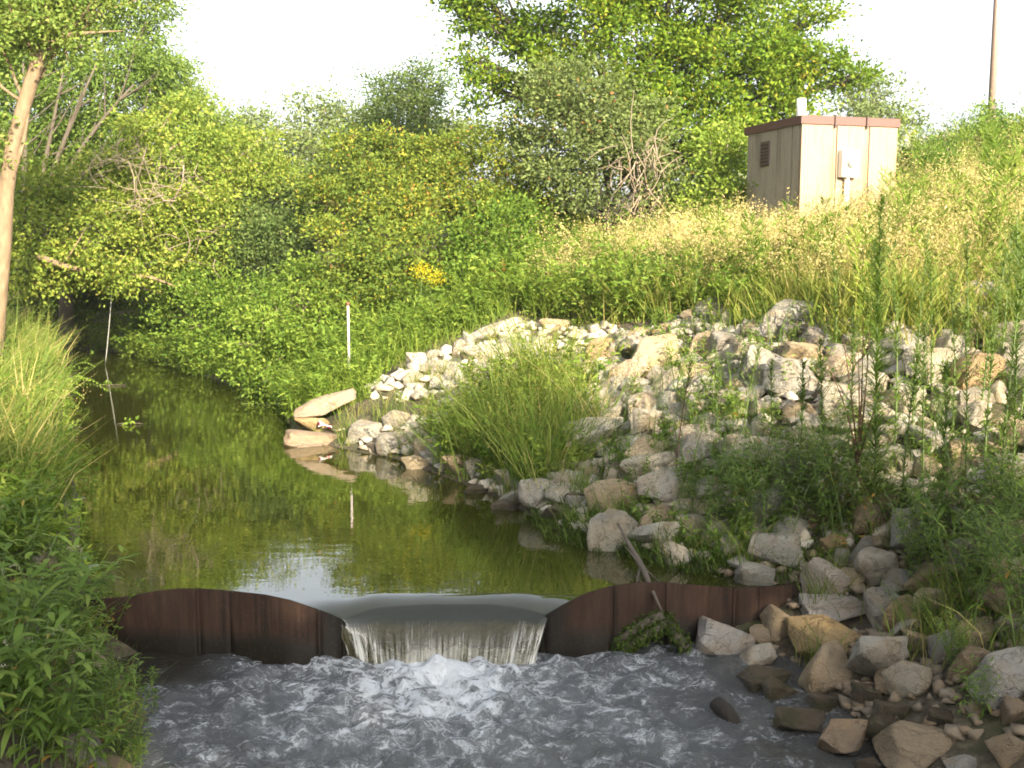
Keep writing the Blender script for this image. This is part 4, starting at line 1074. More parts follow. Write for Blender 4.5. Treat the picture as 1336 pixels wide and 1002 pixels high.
# driftwood caught on the weir
d0 = thing('driftwood_branch', 'bare grey driftwood branch caught over the right half of the weir', 'branch', P(845, 770, 9.3))
s = Soup()
tr_ = [P(806, 683, 10.2), P(818, 705, 10.0), P(832, 730, 9.75), P(842, 748, 9.5), P(848, 764, 9.16), P(858, 786, 9.02), P(867, 806, 8.96)]
s.add(*tube(tr_, [.010, .018, .030, .029, .020, .014, .010], 8)); s.build('stem', DRIFT, d0, d0.location, True)
for e_ in ((828, 770, 9.3), (815, 712, 9.9), (860, 760, 9.4)):
    s = Soup(); b0 = P(836, 738, 9.65); e0 = P(*e_); s.add(*tube(bezier(b0, (b0 + e0) / 2 + rng.normal(0, .03, 3), e0, 5), np.linspace(.014, .004, 5), 5)); s.build('twig', DRIFT, d0, d0.location, True)
mo = thing('mossy_root', 'moss covered forked root leaning on the weir face at the waterline', 'root', P(850, 850, 9.0))
s = Soup()
arms = [[P(800, 842, 8.98), P(822, 826, 8.98), P(845, 812, 8.98), P(864, 803, 9.0)], [P(864, 803, 9.0), P(878, 822, 8.96), P(895, 846, 8.9)], [P(812, 846, 8.95), P(845, 828, 8.95), P(870, 812, 8.97)]]
for p_ in arms: s.add(*tube(np.array(p_), np.linspace(.035, .05, len(p_)), 7))
s.build('root_wood', DRIFT, mo, mo.location, True)
s = Soup()
for p_ in arms:
    p_ = np.array(p_); k = rng.integers(0, len(p_) - 1, 1500); f = rng.random((1500, 1)); c = p_[k] * (1 - f) + p_[k + 1] * f + rng.normal(0, .028, (1500, 3))
    V, F = leaf_quads(c, .05, .014, None, .1, droop=.8); s.add(V, F, rng.random(1500))
s.build('moss', L['moss'], mo, mo.location)
lg = thing('floating_log', 'short dark log stub poking out of the foaming pool', 'log', PZ(946, 936, POOL_Z))
s = Soup()
l0, l1 = np.array([.075, -.10, -.05]), np.array([-.06, .10, .085])
s.add(*tube(np.array([l0, l0 * .5 + l1 * .5 + [.0, 0, .02], l1 * .9, l1]), [.055, .065, .06, .045], 10)); s.build('wood', bark_mat('wet_log', (.006, .005, .004), (.028, .022, .016), 12), lg, None, False)
s = Soup(); s.add(*tube(np.array([l1 * .6, l1 * .6 + [-.03, 0, .06]]), [.025, .012], 6)); s.build('knot', BARK_DARK, lg, None)
# leaf on the weir, algae mats, floating twigs
def mat_patch(px, py, w, h, name, label, cat, mat, z=.004):
    c = PZ(px, py, z); n = 26; th = np.linspace(0, 2 * np.pi, n, endpoint=False); kx = c[1] / FPX; ky = kx / .27
    rr = 1 + .28 * np.sin(th * 3 + px) + .18 * np.sin(th * 7 + py)
    V = np.vstack([[c], np.stack([c[0] + w / 2 * kx * rr * np.cos(th), c[1] + h / 2 * ky * rr * np.sin(th), np.full(n, z)], -1)])
    F = [(0, 1 + i, 1 + (i + 1) % n, 1 + (i + 2) % n) for i in range(0, n, 2)]
    tag(obj(name, mesh(name, V, np.array(F)), mat), label, cat)
mat_patch(105, 742, 50, 10, 'algae_mat', 'larger pale green algae mat against the left bank just above the weir', 'algae', ALGAE)
mat_patch(96, 728, 34, 8, 'algae_mat', 'smaller algae mat behind the larger one at the left bank', 'algae', ALGAE)
mat_patch(98, 650, 30, 3, 'algae_mat', 'thin algae streak off the grassy left bank', 'algae', ALGAE)
for (px, py, w, lab) in ((145, 503, 40, 'thin floating twig in the still water below the rope'), (170, 553, 34, 'pale floating twig right of the left bank grass'), (335, 527, 40, 'leafy yellow green twig floating off the right bank shrub'), (92, 558, 30, 'floating twig touching the left bank')):
    a_, b_ = PZ(px - w / 2, py, .012), PZ(px + w / 2, py + rng.normal(0, .6), .015)
    o = thing('floating_twig', lab, 'twig', (a_ + b_) / 2)
    s = Soup(); s.add(*tube(bezier(a_, (a_ + b_) / 2 + [0, .05, .02], b_, 6), [.006, .009, .009, .008, .006, .004], 5)); s.build('twig', DRIFT if py != 527 else STEM_GREEN, o, o.location)
    c = (a_ + b_) / 2 + rng.normal(0, 1, (14, 3)) * np.array([.1, .06, .02]) + [0, 0, .05]; V, F = leaf_quads(c, .09, .05); s = Soup(); s.add(V, F, rng.random(14)); s.build('foliage', L['fresh'], o, o.location)

# ================================================================== GRASS AND WEEDS
def blades(n, h, spread, w, bend=.5, hv=.35, rlo=0.0, rhi=1.0, rows_=((0, 1.0), (.36, .9), (.7, .6), (1.0, .08))):
    b = np.c_[rng.normal(0, spread, (n, 2)), np.full(n, -.04)]
    th = rng.uniform(0, 2 * np.pi, n); d = np.c_[np.cos(th), np.sin(th), np.zeros(n)]
    out = unit(np.c_[b[:, :2], np.zeros(n)] + 1e-6); d = unit(d + out * .8)
    hh = h * rng.uniform(1 - hv, 1 + hv, n); bd = bend * rng.uniform(.2, 1.2, n)
    side = np.stack([-d[:, 1], d[:, 0], np.zeros(n)], -1)
    ang = rng.uniform(0, np.pi, n)[:, None]
    side = side * np.cos(ang) + d * np.sin(ang)
    rows = []; m = len(rows_)
    for t_, wt in rows_:
        p = b + np.array([0, 0, 1]) * (hh * (t_ - .38 * bd * t_ ** 2.2))[:, None] + d * (hh * bd * t_ ** 2)[:, None] + d * (hh * t_ * .08)[:, None]
        rows.append(np.stack([p - side * w * wt / 2, p + side * w * wt / 2], 1))
    V = np.stack(rows, 1).reshape(-1, 3)            # n x m rows x 2
    i = np.arange(n)[:, None] * 2 * m + np.arange(0, 2 * m - 2, 2)[None]
    F = np.stack([i, i + 1, i + 3, i + 2], -1).reshape(-1, 4)
    r = np.repeat(rng.uniform(rlo, rhi, n), m - 1)
    return V, F, r
FAR = ((0, 1.0), (.5, .85), (1.0, .08))
def leafy_far(h=.75, nst=3, spread=.11, nl=26, L_=.12, W_=.035, droop=.3):
    s = Soup(); V, F, r = blades(nst, h, spread, .010, .3, .3, .3, .6, FAR); s.add(V, F, r)
    ax = V.reshape(nst, 3, 2, 3).mean(2)
    for k in range(nst):
        f = rng.uniform(.12, 1, nl) * 2; i = np.minimum(f.astype(int), 1); u = (f - i)[:, None]
        c = ax[k][i] * (1 - u) + ax[k][i + 1] * u + rng.normal(0, .05, (nl, 3)) * h
        th = rng.uniform(0, 6.28, nl)
        V2, F2 = leaf_quads(c, L_, W_, np.c_[np.cos(th), np.sin(th), rng.uniform(-.2, .7, nl)], .2); s.add(V2, F2, np.clip(rng.normal(.5, .2, nl), 0, 1))
    return s.arrays()
def spire_far(h=1.2, nl=150, L_=.12, W_=.018):
    s = Soup(); V, F, r = blades(1, h, .01, .014, .12, .1, .2, .4, FAR); s.add(V, F, r); ax = V.reshape(3, 2, 3).mean(1)
    f = rng.uniform(.1, 1, nl); g_ = f * 2; i = np.minimum(g_.astype(int), 1); u = (g_ - i)[:, None]; c = ax[i] * (1 - u) + ax[i + 1] * u
    th = rng.uniform(0, 6.28, nl); d = np.c_[np.cos(th), np.sin(th), rng.uniform(.5, 1.4, nl)]
    c = c + d * (.10 * h * rng.random(nl) * np.interp(f, [0, .5, .7, 1], [.3, .6, 1.2, .2]))[:, None]
    V2, F2 = leaf_quads(c, L_, W_, d * 2, .1); s.add(V2, F2, np.clip(rng.normal(.5, .2, nl), 0, 1))
    return s.arrays()
def panicle(nst=4, h=.9, spread=.12, heads=22, size=.03, rlo=.2, rhi=1.0):
    s = Soup(); V, F, r = blades(nst, h, spread, .012, .25, .3, rlo * .6, rhi * .6, FAR); s.add(V, F, r)
    tips = V.reshape(nst, 3, 2, 3).mean(2)
    for k in range(nst):
        f = rng.random(heads) ** .8; base = tips[k, 1] * (1 - f[:, None]) + tips[k, 2] * f[:, None]
        sp_ = .11 * h * (1.2 - f)[:, None] + .012
        c = base + rng.normal(0, 1, (heads, 3)) * sp_ + np.array([0, 0, .02])
        V2, F2 = leaf_quads(c, size * 1.8, size * .8, None, .2); s.add(V2, F2, rng.uniform(rlo, rhi, heads))
    return s.arrays()
def strip_leaf(base, d, L_, W_, arch, nrm_up=1.0):
    """arched lance-shaped leaves: 3 quads each"""
    n = len(base); d = unit(d); side = unit(np.cross(d, np.array([0, 0, 1.])) + 1e-6)
    rows = []
    for t_, wt in zip((0, .3, .68, 1.0), (.12, .9, .75, .04)):
        p = base + d * (L_ * t_)[:, None] - np.array([0, 0, 1]) * (L_ * arch * t_ ** 2)[:, None]
        rows.append(np.stack([p - side * (W_ * wt / 2)[:, None], p + side * (W_ * wt / 2)[:, None]], 1))
    V = np.stack(rows, 1).reshape(-1, 3)
    i = np.arange(n)[:, None] * 8 + np.array([0, 2, 4])[None]
    return V, np.stack([i, i + 1, i + 3, i + 2], -1).reshape(-1, 4)
def leafy(h=.8, nst=4, spread=.10, nl=22, L_=.11, W_=.022, arch=.35, spikes=0, lean=.25, br=True):
    """smartweed / willow-leaf weed: (stem arrays, leaf arrays, spike arrays)"""
    st, lf, sp_ = Soup(), Soup(), Soup()
    for k in range(nst):
        b0 = np.array([rng.normal(0, spread), rng.normal(0, spread), -.05]); th = rng.uniform(0, 6.28)
        hh = h * rng.uniform(.7, 1.15); dv = np.array([math.cos(th), math.sin(th), 0]) * lean * hh
        curve = bezier(b0, b0 + [0, 0, hh * .6] + dv * .25, b0 + [0, 0, hh] + dv, 8)
        axes = [(curve, .006, nl)]
        if br:
            for _ in range(3):
                i = int(rng.integers(2, 6)); q = curve[i]; ph = rng.uniform(0, 6.28)
                axes.append((bezier(q, q + np.array([math.cos(ph), math.sin(ph), .6]) * hh * .14, q + np.array([math.cos(ph) * .24, math.sin(ph) * .24, .36]) * hh, 5), .0035, nl // 2))
        for cv, r0, m in axes:
            st.add(*tube(cv, np.linspace(r0, r0 * .4, len(cv)), 4, False))
            f = np.linspace(.12, 1, m) + rng.normal(0, .02, m); f = np.clip(f, 0, 1) * (len(cv) - 1); i = np.minimum(f.astype(int), len(cv) - 2); u = (f - i)[:, None]
            b = cv[i] * (1 - u) + cv[i + 1] * u
            a_ = np.arange(m) * 2.4 + rng.normal(0, .4, m); el = rng.uniform(.05, .8, m)
            d = np.c_[np.cos(a_), np.sin(a_), el]
            V, F = strip_leaf(b, d, L_ * rng.uniform(.6, 1.2, m), W_ * rng.uniform(.7, 1.2, m), arch * rng.uniform(.3, 1.6, m))
            lf.add(V, F, np.repeat(np.clip(rng.normal(.5, .2, m), 0, 1), 3))
            if spikes and rng.random() < spikes:
                e = cv[-1]; ph = rng.uniform(0, 6.28); dd = np.array([math.cos(ph), math.sin(ph), 0])
                c2 = bezier(e, e + dd * .03 + [0, 0, .07], e + dd * .09 + [0, 0, .015], 7); c3 = np.repeat(c2, 5, 0) + rng.normal(0, .004, (35, 3))
                V, F = leaf_quads(c3, .012, .008); sp_.add(V, F, rng.random(35))
    return st, lf, sp_
def merge(*soups):
    s = Soup()
    for q in soups:
        if q.n: s.add(*q.arrays())
    return s.arrays()
def spread_pts(n, test, hi=200000):
    out = []
    while sum(len(o) for o in out) < n:
        x, y = test(n * 2)
        out.append(np.c_[x, y])
        if len(out) > 40: break
    p = np.concatenate(out)[:n]
    return np.c_[p, H(p[:, 0], p[:, 1])]
def in_hut(x, y):
    rx = (x - ctr[0]) * ex[0] + (y - ctr[1]) * ex[1]; ry = (x - ctr[0]) * ey[0] + (y - ctr[1]) * ey[1]
    return (np.abs(rx) < SH / 2 + .12) & (np.abs(ry) < SH / 2 + .12)
def seen(x, y, m=60):
    u, v_ = pix(np.c_[x, y, H(x, y) + .3]); return (u > -m) & (u < W0 + m)
def region(x0, x1, y0, y1, cond):
    def f(n):
        x = rng.uniform(x0, x1, n); y = rng.uniform(y0, y1, n)
        dr = sdist(x, y, RSH, True); dl = sdist(x, y, LSH, False)
        k = cond(x, y, dr, dl) & seen(x, y)
        return x[k], y[k]
    return f
def sow(name, label, protos, n, test, mat, smin, smax, cat='grass', lean=.12, jit=.12, clump=.22):
    p = spread_pts(n, test)
    sc_ = rng.uniform(smin, smax, len(p)) * (1 + clump * vnoise(p[:, 0], p[:, 1], 1.6, smin * 7) + clump * .7 * vnoise(p[:, 0], p[:, 1], 4.1, smax * 5))
    s = tile(protos, p, rng.uniform(0, 6.28, len(p)), sc_, rng.normal(0, lean, (len(p), 3)) * [1, 1, 0], rng.normal(0, jit, len(p)))
    o = s.build(name, mat); tag(o, label, cat, kind='stuff')
    return o
gp = [blades(12, .60, .08, .012, .6, .45) for _ in range(7)]
gfar = [blades(9, .62, .10, .017, .6, .5, rows_=FAR) for _ in range(8)]
gtall = [blades(12, .95, .07, .013, .45) for _ in range(6)]
gbroad = [blades(8, .72, .08, .030, .4, .4, rhi=.75) for _ in range(6)]
pan = [panicle(3, .85, .16, 30, .018) for _ in range(10)]
pan_fine = [panicle(4, .8, .10, 30, .012, 0, .75) for _ in range(5)]
leafp = [leafy_far(.75) for _ in range(8)]
leafsmall = [leafy_far(.5, 3, .10, 30, .085, .022) for _ in range(7)]
def hw_arr(h, nl, L_=.11, W_=.008, fluff=True):
    st, lf = Soup(), Soup()
    cv = bezier((0, 0, -.08), (rng.normal(0, .03), rng.normal(0, .03), h * .5), (rng.normal(0, .07) * h, rng.normal(0, .05) * h, h), 12)
    st.add(*tube(cv, np.linspace(.010, .003, 12), 5, False))
    f = rng.uniform(.12, 1, nl); g_ = f * 11; i = np.minimum(g_.astype(int), 10); u = (g_ - i)[:, None]; b = cv[i] * (1 - u) + cv[i + 1] * u
    a_ = rng.uniform(0, 6.28, nl); el = rng.uniform(.5, 1.5, nl); d = np.c_[np.cos(a_), np.sin(a_), el]
    taper = np.interp(f, [0, .15, .55, .8, 1], [.5, .9, 1.0, .75, .3])
    V, F = strip_leaf(b, d, L_ * taper * rng.uniform(.7, 1.2, nl), np.full(nl, W_), rng.uniform(.1, .6, nl)); lf.add(V, F, np.repeat(np.clip(rng.normal(.4, .2, nl), 0, 1), 3))
    if fluff:   # flowering upper branches
        for k in range(22):
            f = rng.uniform(.62, .97); g_ = f * 11; i = int(min(g_, 10)); b0 = cv[i] * (1 - g_ + i) + cv[i + 1] * (g_ - i)
            ph = rng.uniform(0, 6.28); ln = (1.12 - f) * h * .26
            e = b0 + np.array([math.cos(ph) * .55, math.sin(ph) * .55, .9]) * ln
            st.add(*tube(bezier(b0, (b0 + e) / 2, e, 4), [.003, .0025, .002, .0015], 3, False))
            m = 9; q = b0 + (e - b0) * rng.random((m, 1)) ; ph2 = rng.uniform(0, 6.28, m)
            V, F = strip_leaf(q, np.c_[np.cos(ph2), np.sin(ph2), rng.uniform(.4, 1.4, m)], np.full(m, L_ * .35), np.full(m, W_ * .7), np.full(m, .2)); lf.add(V, F, np.repeat(np.clip(rng.normal(.6, .15, m), 0, 1), 3))
    return st, lf
hwp = [spire_far(1.25) for _ in range(6)]

# meadow behind the riprap
crest = lambda x, y, dr, dl: (dr > 3.9 - .5 * vnoise(x, y, 1.2, 5)) & ~in_hut(x, y)
tanz = lambda x, y: (np.exp(-((x - 4.2) / 3.4) ** 2 - ((y - 18.5) / 4.0) ** 2) > .28 + .2 * vnoise(x, y, 1.1, 3)) | (vnoise(x, y, .8, 9) > .45)
sow('meadow_grass', 'yellow green grass of the meadow around the hut', gfar, 4300, region(-2, 24, 12, 42, lambda x, y, dr, dl: crest(x, y, dr, dl) & (y < 36)), L['meadow'], .6, 1.05, lean=.2)
sow('meadow_grass', 'broad bladed green grass along the top edge of the riprap', gbroad, 620, region(1, 9, 12, 18, lambda x, y, dr, dl: (dr > 3.9) & (dr < 5.6) & (vnoise(x, y, 1.5, 4) > -.05)), L['meadow'], .5, 1.0, lean=.25)
sow('dry_weeds', 'tan dry seeding weeds in front of the hut', pan, 1700, region(-1, 13, 14, 24, lambda x, y, dr, dl: crest(x, y, dr, dl) & (dr > 4.7) & tanz(x, y)), L['dry'], .65, 1.22, cat='weeds', lean=.25, clump=.35, jit=.15)
sow('dry_weeds', 'tan dry weeds on the bank right of the hut', pan, 800, region(7, 24, 16, 38, lambda x, y, dr, dl: crest(x, y, dr, dl) & (vnoise(x, y, .8, 6) > -.1)), L['dry'], .8, 1.4, cat='weeds', lean=.2)
sow('green_weeds', 'feathery green weeds on the bank right of the hut', hwp, 520, region(3.5, 22, 12.5, 36, lambda x, y, dr, dl: crest(x, y, dr, dl) & (vnoise(x, y, .9, 2) > -.35) & ((x > 7.0) | (y < 17.0))), L['fresh'], .6, 1.3, cat='weeds', jit=.2, lean=.15)
sow('green_weeds', 'mixed leafy weeds at the left end of the meadow', leafp, 650, region(-2, 4.4, 15.5, 24, lambda x, y, dr, dl: crest(x, y, dr, dl) & ((dr < 6) | (vnoise(x, y, 1.3, 7) > .2))), L['fresh'], .6, 1.2, cat='weeds')
# far right bank strip between stone point and shrubs
point_rocks = lambda x, y, dr: (y < 19.4) & (dr > 1.3) & (dr < 4.0)
sow('bank_grass', 'bright green tall grass on the bank behind the stone point', gfar + gp, 2000, region(-8, 1, 16.5, 27, lambda x, y, dr, dl: (dr > .15) & (dr < 5) & (y > 17.9) & ~point_rocks(x, y, dr)), L['fresh'], .6, 1.15, lean=.2)
sow('bank_weeds', 'leafy weeds mixed into the tall grass behind the stone point', leafp, 700, region(-8, 1, 16.5, 27, lambda x, y, dr, dl: (dr > .0) & (dr < 4) & (y > 17.8) & ~point_rocks(x, y, dr)), L['fresh'], .6, 1.15, cat='weeds', lean=.2)
sow('point_grass', 'low tufts between the stones of the far point', gp, 130, region(-4, 1, 15.6, 19.4, lambda x, y, dr, dl: (dr > .35) & (dr < 3.8) & (vnoise(x, y, 2.5, 3) > .0)), L['meadow'], .3, .75)
sow('bank_weeds', 'leafy weeds along the far bank at the bend', leafp, 260, region(-17, -6, 26, 41, lambda x, y, dr, dl: (dr > -.1) & (dr < 2.5)), L['fresh'], .8, 1.4, cat='weeds')
sow('green_weeds', 'green weeds and seedlings scattered among the dry weeds', leafp + hwp, 130, region(0, 9, 14, 24, lambda x, y, dr, dl: crest(x, y, dr, dl)), L['fresh'], .4, .9, cat='weeds', jit=.2, lean=.2)
sow('bank_weeds', 'dense weeds hiding the mud at the far water edge', leafp, 230, region(-13, -6.5, 26, 34, lambda x, y, dr, dl: (dr > -.15) & (dr < .9)), L['fresh'], .7, 1.2, cat='weeds', lean=.3)
# tussock
tuss = lambda x, y, dr, dl: (dr > .2) & (dr < 2.2) & (((x + .1) / 1.15) ** 2 + ((y - 14.0) / 1.7) ** 2 < 1.0 + .5 * vnoise(x, y, 4, 2))
sow('tussock_grass', 'dense green grass tussock growing over the rocks at the water edge', gtall + gp, 520, region(-3, 2, 11.5, 17, tuss), L['grass'], .45, 1.1, lean=.4, jit=.22, clump=.35)
sow('tussock_weeds', 'leafy weeds mixed into the green tussock', leafsmall + leafp, 190, region(-3, 2, 11.5, 17, tuss), L['fresh'], .6, 1.25, cat='weeds', lean=.3)
sow('tussock_grass', 'fine seed heads above the green tussock', pan_fine, 150, region(-3, 2, 12, 17, tuss), L['meadow'], .9, 1.5, lean=.2)
sow('edge_grass', 'short green grass tufts between the rocks at the right water edge', gp, 420, region(-3.5, 4.5, 7, 17, lambda x, y, dr, dl: (dr > .05) & (dr < 1.3) & (vnoise(x, y, 2.2, 8) > .1)), L['grass'], .35, .75)
sow('slope_weeds', 'scattered thin weeds growing up between the riprap rocks', leafsmall + pan_fine, 260, region(-1, 9, 10, 16.5, lambda x, y, dr, dl: (dr > .8) & (dr < 4.4)), L['weed'], .5, 1.0, cat='weeds')
sow('slope_weeds', 'thicker weeds low on the slope behind the weir', leafsmall + pan_fine, 110, region(1, 6, 9.6, 12.5, lambda x, y, dr, dl: (dr > .25) & (dr < 2.4)), L['weed'], .4, 1.0, cat='weeds')
# left bank
sow('bank_grass', 'bright sunlit grass covering the left bank', gp + gfar, 1900, region(-17, -3.5, 10.5, 30, lambda x, y, dr, dl: (dl > .3) & (dl < 5.5)), L['grass'], .5, 1.2, lean=.3, clump=.4, jit=.25)
sow('bank_grass', 'paler seeding grass mixed into the left bank', gfar + pan_fine, 800, region(-17, -3.5, 10.5, 30, lambda x, y, dr, dl: (dl > .35) & (dl < 5.5) & (vnoise(x, y, 1.4, 3) > -.2)), L['meadow'], .6, 1.35, lean=.3, clump=.4, jit=.2)
sow('bank_weeds', 'low weeds over the mud of the near left bank', leafsmall + gp, 150, region(-5, -2.1, 6.3, 9.3, lambda x, y, dr, dl: (dl > .03) & (dl < 1.2)), L['weed'], .3, .8, cat='weeds', lean=.3)
sow('bank_weeds', 'small leafed weeds trailing down the left bank to the water', leafsmall, 640, region(-12, -3, 9, 24, lambda x, y, dr, dl: (dl > .12) & (dl < 2.8)), L['fresh'], .55, 1.25, cat='weeds', lean=.2, jit=.15)
# moss and slime at the waterline behind the weir
sow('waterline_moss', 'dark moss and trailing weed at the waterline behind the weir', [blades(14, .16, .07, .012, .9) for _ in range(4)], 420, region(.2, 3, 9.4, 12, lambda x, y, dr, dl: (dr > -.12) & (dr < .55)), L['moss'], .7, 1.3, cat='moss')

# ---- plants one can pick out
def share(name, soup, mat, smooth=False):
    V, F, r = soup.arrays(); m = mesh(name, V, F, r, smooth); m.materials.append(mat); return m
def plant_variant(mat, **k):
    st_, lf, sp_ = leafy(**k)
    return [('stem', share('stem', st_, STEM_GREEN)), ('foliage', share('foliage', lf, mat))] + ([('flower_spike', share('flower_spike', sp_, L['white']))] if sp_.n else [])
def put_plant(parts, name, label, cat, loc, sc, rz, group=None, tilt=(0, 0)):
    r = thing(name, label, cat, loc, rz, group); r.scale = (sc,) * 3; r.rotation_euler = (tilt[0], tilt[1], rz)
    for n_, m in parts:
        o = bpy.data.objects.new(n_, m); COL.objects.link(o); o.parent = r
        if n_ == 'flower_spike': o['kind'] = 'stuff'
    return r
SMART = [a_ + b_ for b_, ws_ in ((' of the bottom edge row on the left', ('at the left end', 'in the middle')), (' of the bottom edge row on the left', ('at the water end',)), (' beside the brown stone deep in the leaves', ('farthest from the water', 'in the middle', 'nearest the water')),
         (' by the left end of the weir', ('farthest from the water', 'in the middle', 'nearest the water')), (' by the large grey stone at the edge', ('farthest from the water', 'in the middle', 'nearest the water')),
         (' on the left bank above the weir', ('farther from the water', 'nearer the water')), ('', ('growing over the grey boulder at the bottom left', 'seedling at the very bottom left waterline'))) for a_ in ws_]
ORD = 'first second third fourth fifth sixth seventh eighth ninth tenth eleventh twelfth thirteenth fourteenth fifteenth sixteenth seventeenth'.split()
smart = [plant_variant(L['weed'], h=.85, nst=5, spread=.10, nl=14, L_=.19, W_=.042, arch=.5, spikes=.22, lean=.4) for _ in range(4)]
wil = [plant_variant(L['weed'], h=1.0, nst=7, spread=.14, nl=26, L_=.115, W_=.021, arch=.3, spikes=.15, lean=.32) for _ in range(4)]
# left foreground
for k, (px, py, sc) in enumerate(((20, 1000, 1.0), (70, 1010, .85), (130, 1005, .55), (-10, 930, 1.1), (45, 930, .9), (100, 925, .7), (10, 860, 1.0), (60, 850, .9), (105, 840, .75), (-20, 800, 1.0), (30, 780, .9), (80, 770, .75), (5, 720, .8), (50, 710, .7), (135, 960, .55), (180, 1000, .35))):
    g = G(px, py)
    put_plant(smart[k % 4], 'smartweed_plant', 'leafy green smartweed ' + SMART[k], 'weed', (g[0], g[1], h1(g[0], g[1])), sc, random.uniform(0, 6.28), 'smartweeds on the near left bank', (random.uniform(-.15, .15), random.uniform(-.05, .3)))
# right foreground
for k, (px, py, sc) in enumerate(sorted(((1200, 770, .8), (1250, 790, .9), (1300, 800, 1.0), (1336, 830, .9), (1230, 720, .9), (1290, 730, 1.0), (1336, 740, 1.0), (1245, 880, .45), (1170, 700, .7), (1275, 935, .4), (1310, 690, .9), (1190, 830, .4)))):
    g = G(px, py)
    put_plant((wil if k % 3 else smart)[k % 4], 'willow_leaf_weed', f'{ORD[k]} from the left of the bushy weeds above the near right rocks', 'weed', (g[0], g[1], h1(g[0], g[1])), sc, random.uniform(0, 6.28), 'weeds above the near right rocks')
for k, (px, py, sc) in enumerate(sorted(((890, 690, .55), (930, 720, .85), (960, 700, .9), (995, 725, 1.0), (1030, 710, 1.1), (1060, 700, 1.05), (945, 660, .7), (985, 660, .8), (1020, 660, .9), (905, 655, .55), (1090, 680, 1.0), (1120, 700, .95), (865, 610, .4), (1065, 640, .6), (730, 640, .35), (745, 610, .3), (1130, 650, .7)))):
    g = G(px, py)
    put_plant(wil[k % 4], 'willow_leaf_weed', f'{ORD[k]} from the left of the narrow leaved weeds behind the weir', 'weed', (g[0], g[1], h1(g[0], g[1])), sc, random.uniform(0, 6.28), 'weeds behind the right half of the weir')
# horseweeds
def horseweed(px, pyb, pyt, label, nl=420, bush=1.0, depth=None, stem=STEM_GREEN):
    g = G(px, pyb) if depth is None else P(px, pyb, depth)
    h = (pyb - pyt) * g[1] / FPX * 1.02
    st_, lf = hw_arr(h, int(nl), .16 * bush, .015, True)
    r = thing('horseweed_plant', label, 'weed', (g[0], g[1], h1(g[0], g[1])), random.uniform(0, 6.28))
    st_.build('stem', stem, r); lf.build('foliage', L['fresh'] if g[1] > 11 else L['weed'], r)
horseweed(1143, 690, 262, 'tallest horseweed with a straight bristly spire in front of the riprap', 900, 1.45)
horseweed(1300, 700, 300, 'tall horseweed near the right edge left of the edge pair', 420)
horseweed(1318, 690, 285, 'tall horseweed nearest the right edge', 420)
horseweed(1278, 560, 300, 'slim dark horseweed high on the slope near the right edge', 200)
horseweed(1190, 560, 305, 'feathery horseweed rising behind the tallest spire', 240)
horseweed(965, 620, 440, 'thin yellowish horseweed leaning over the middle of the riprap', 120, .7)
horseweed(935, 600, 455, 'thin straight weed left of the leaning yellowish one', 80, .6)
horseweed(1010, 600, 470, 'thin weed above the middle of the slope weeds', 90, .6)
horseweed(880, 640, 470, 'thin bare stalk left of the slope weeds', 50, .5, stem=STEM_BROWN)
horseweed(905, 430, 330, 'feathery green weed standing at the top edge of the riprap', 180, .9)
horseweed(1225, 700, 470, 'broad green weed between the spire and the right edge', 260, 1.2)
for k, (px, pyb, pyt) in enumerate(sorted(((1040, 640, 470), (1075, 650, 440), (1105, 600, 400), (1165, 600, 380), (1175, 690, 450), (1205, 650, 420), (1215, 520, 330), (1240, 600, 360), (1258, 680, 400), (1262, 470, 300), (1285, 620, 380), (1305, 500, 300), (1328, 600, 340), (1332, 450, 270), (1090, 470, 330), (1130, 440, 310)))):
    horseweed(px, pyb, pyt, f'{ORD[k]} from the left of the wispy weeds on the right half of the riprap', 200, .9)
# dark stemmed weed
g = G(1122, 690); dk = thing('dark_stemmed_weed', 'weed with a thick dark brown stem left of the tallest spire', 'weed', (g[0], g[1], h1(g[0], g[1])))
s = Soup(); hh = 260 * g[1] / FPX
s.add(*tube(bezier((0, 0, -.1), (.0, 0, hh * .2), (-.06, 0, hh * .38), 7), np.linspace(.028, .016, 7), 7))
br_ends = [(-.22, .05, 1.0), (-.12, -.1, .95), (.05, .1, 1.05), (.18, -.05, .8), (-.30, .1, .8), (-.05, 0, 1.1)]
tw = []
for e in br_ends:
    cv = bezier((-.05, 0, hh * .34), (e[0] * .4, e[1] * .4, hh * .6), (e[0], e[1], hh * e[2]), 7); tw.append(cv); s.add(*tube(cv, np.linspace(.011, .003, 7), 5, False))
s.build('stem', STEM_BROWN, dk, None, True)
s = Soup()
for cv in tw:
    m = 26; i = rng.integers(1, 7, m); a_ = rng.uniform(0, 6.28, m); V, F = strip_leaf(cv[i] + rng.normal(0, .01, (m, 3)), np.c_[np.cos(a_), np.sin(a_), rng.uniform(-.1, .8, m)], rng.uniform(.07, .16, m), rng.uniform(.012, .03, m), rng.uniform(.2, .8, m)); s.add(V, F, np.repeat(rng.uniform(.1, .8, m), 3))
s.build('foliage', L['weed'], dk)
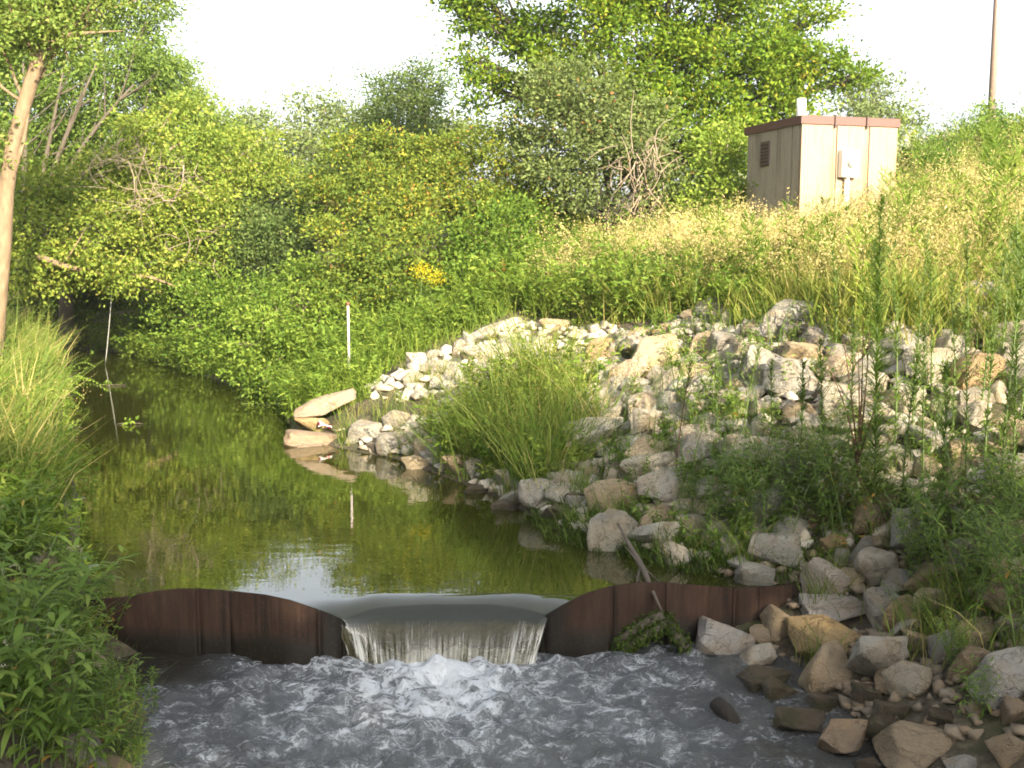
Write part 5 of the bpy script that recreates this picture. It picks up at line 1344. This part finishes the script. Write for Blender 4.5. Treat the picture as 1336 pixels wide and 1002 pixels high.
# goldenrod, rusty dock, mullein-like frond
for (px, py, lab) in ((566, 362, 'bright yellow goldenrod blooming in the thicket edge'), (548, 352, 'smaller goldenrod beside the bright yellow one')):
    c = P(px, py, 21.5); gz_ = h1(c[0], c[1]); r = thing('goldenrod_plant', lab, 'wildflower', (c[0], c[1], gz_)); h = c[2] - gz_
    st_, lf, _x = leafy(h, 4, .12, 20, .11, .02, .3, br=False); st_.build('stem', STEM_GREEN, r); lf.build('foliage', L['fresh'], r)
    s = Soup(); q = np.array([0, 0, h]) + rng.normal(0, 1, (260, 3)) * np.array([.11, .10, .09]); V, F = leaf_quads(q, .035, .024); s.add(V, F, rng.random(260)); s.build('bloom', L['gold'], r)['kind'] = 'stuff'
for (px, py, h, lab) in ((642, 405, .75, 'rusty red dock stalk at the foot of the bright green shrub'), (655, 400, .9, 'taller rusty dock stalk beside the first'), (690, 408, .6, 'small rusty dock stalk right of the taller one')):
    g = P(px, py, 20.8); gz_ = h1(g[0], g[1]); h = max(h, g[2] + .35 - gz_); r = thing('dock_plant', lab, 'weed', (g[0], g[1], gz_))
    s = Soup(); s.add(*tube([(0, 0, -.05), (.03, 0, h * .5), (0, .02, h)], [.016, .012, .006], 5)); s.build('stem', STEM_BROWN, r)
    s = Soup(); q = np.c_[rng.normal(0, .045, (150, 2)), rng.uniform(h * .35, h, 150)]; V, F = leaf_quads(q, .04, .028); s.add(V, F, rng.random(150)); s.build('seed_head', L['rust'], r)['kind'] = 'stuff'
c = P(105, 500, 20.2); c = P(92, 470, 19.5); gz_ = h1(-8.2, 19.5)
r = thing('fern_like_plant', 'plant with arching feathery fronds leaning from the left bank over the water', 'plant', (-8.35, 19.4, h1(-8.35, 19.4)))
for k in range(9):
    e = np.array([rng.uniform(.35, .95), rng.uniform(-.45, .3), rng.uniform(.15, 1.0)]); cv = bezier((0, 0, 0), (e[0] * .4, e[1] * .4, e[2] + .35), e, 12)
    s = Soup(); s.add(*tube(cv, np.linspace(.008, .003, 12), 4, False), .3)
    f = np.linspace(.2, 1, 26) * 11; i = np.minimum(f.astype(int), 10); u = (f - i)[:, None]; b_ = cv[i] * (1 - u) + cv[i + 1] * u
    tg = unit(cv[i + 1] - cv[i]); sd = unit(np.cross(tg, [0, 0, 1.])); sg = np.where(np.arange(26) % 2, 1, -1)[:, None]
    V, F = strip_leaf(b_, sd * sg + tg * .4, np.linspace(.2, .06, 26), np.full(26, .03), np.full(26, .25)); s.add(V, F, np.repeat(rng.uniform(.3, 1, 26), 3)); s.build('frond', L['frond'], r)


# ================================================================== HAZE
HZ = bpy.data.materials.new('haze'); HZ.use_nodes = True; t = HZ.node_tree
t.nodes.remove(t.nodes['Principled BSDF'])
pv = t.nodes.new('ShaderNodeVolumePrincipled'); pv.inputs['Color'].default_value = (.93, .95, 1, 1); pv.inputs['Density'].default_value = .0004; pv.inputs['Anisotropy'].default_value = .1
t.links.new(pv.outputs[0], t.nodes['Material Output'].inputs['Volume'])
V, F = box((0, 300, 7.7), (1500, 1300, 20.5))
hz = obj('haze', mesh('haze', V, F), HZ); tag(hz, 'thin milky late afternoon haze hanging over the creek', 'haze', kind='stuff')
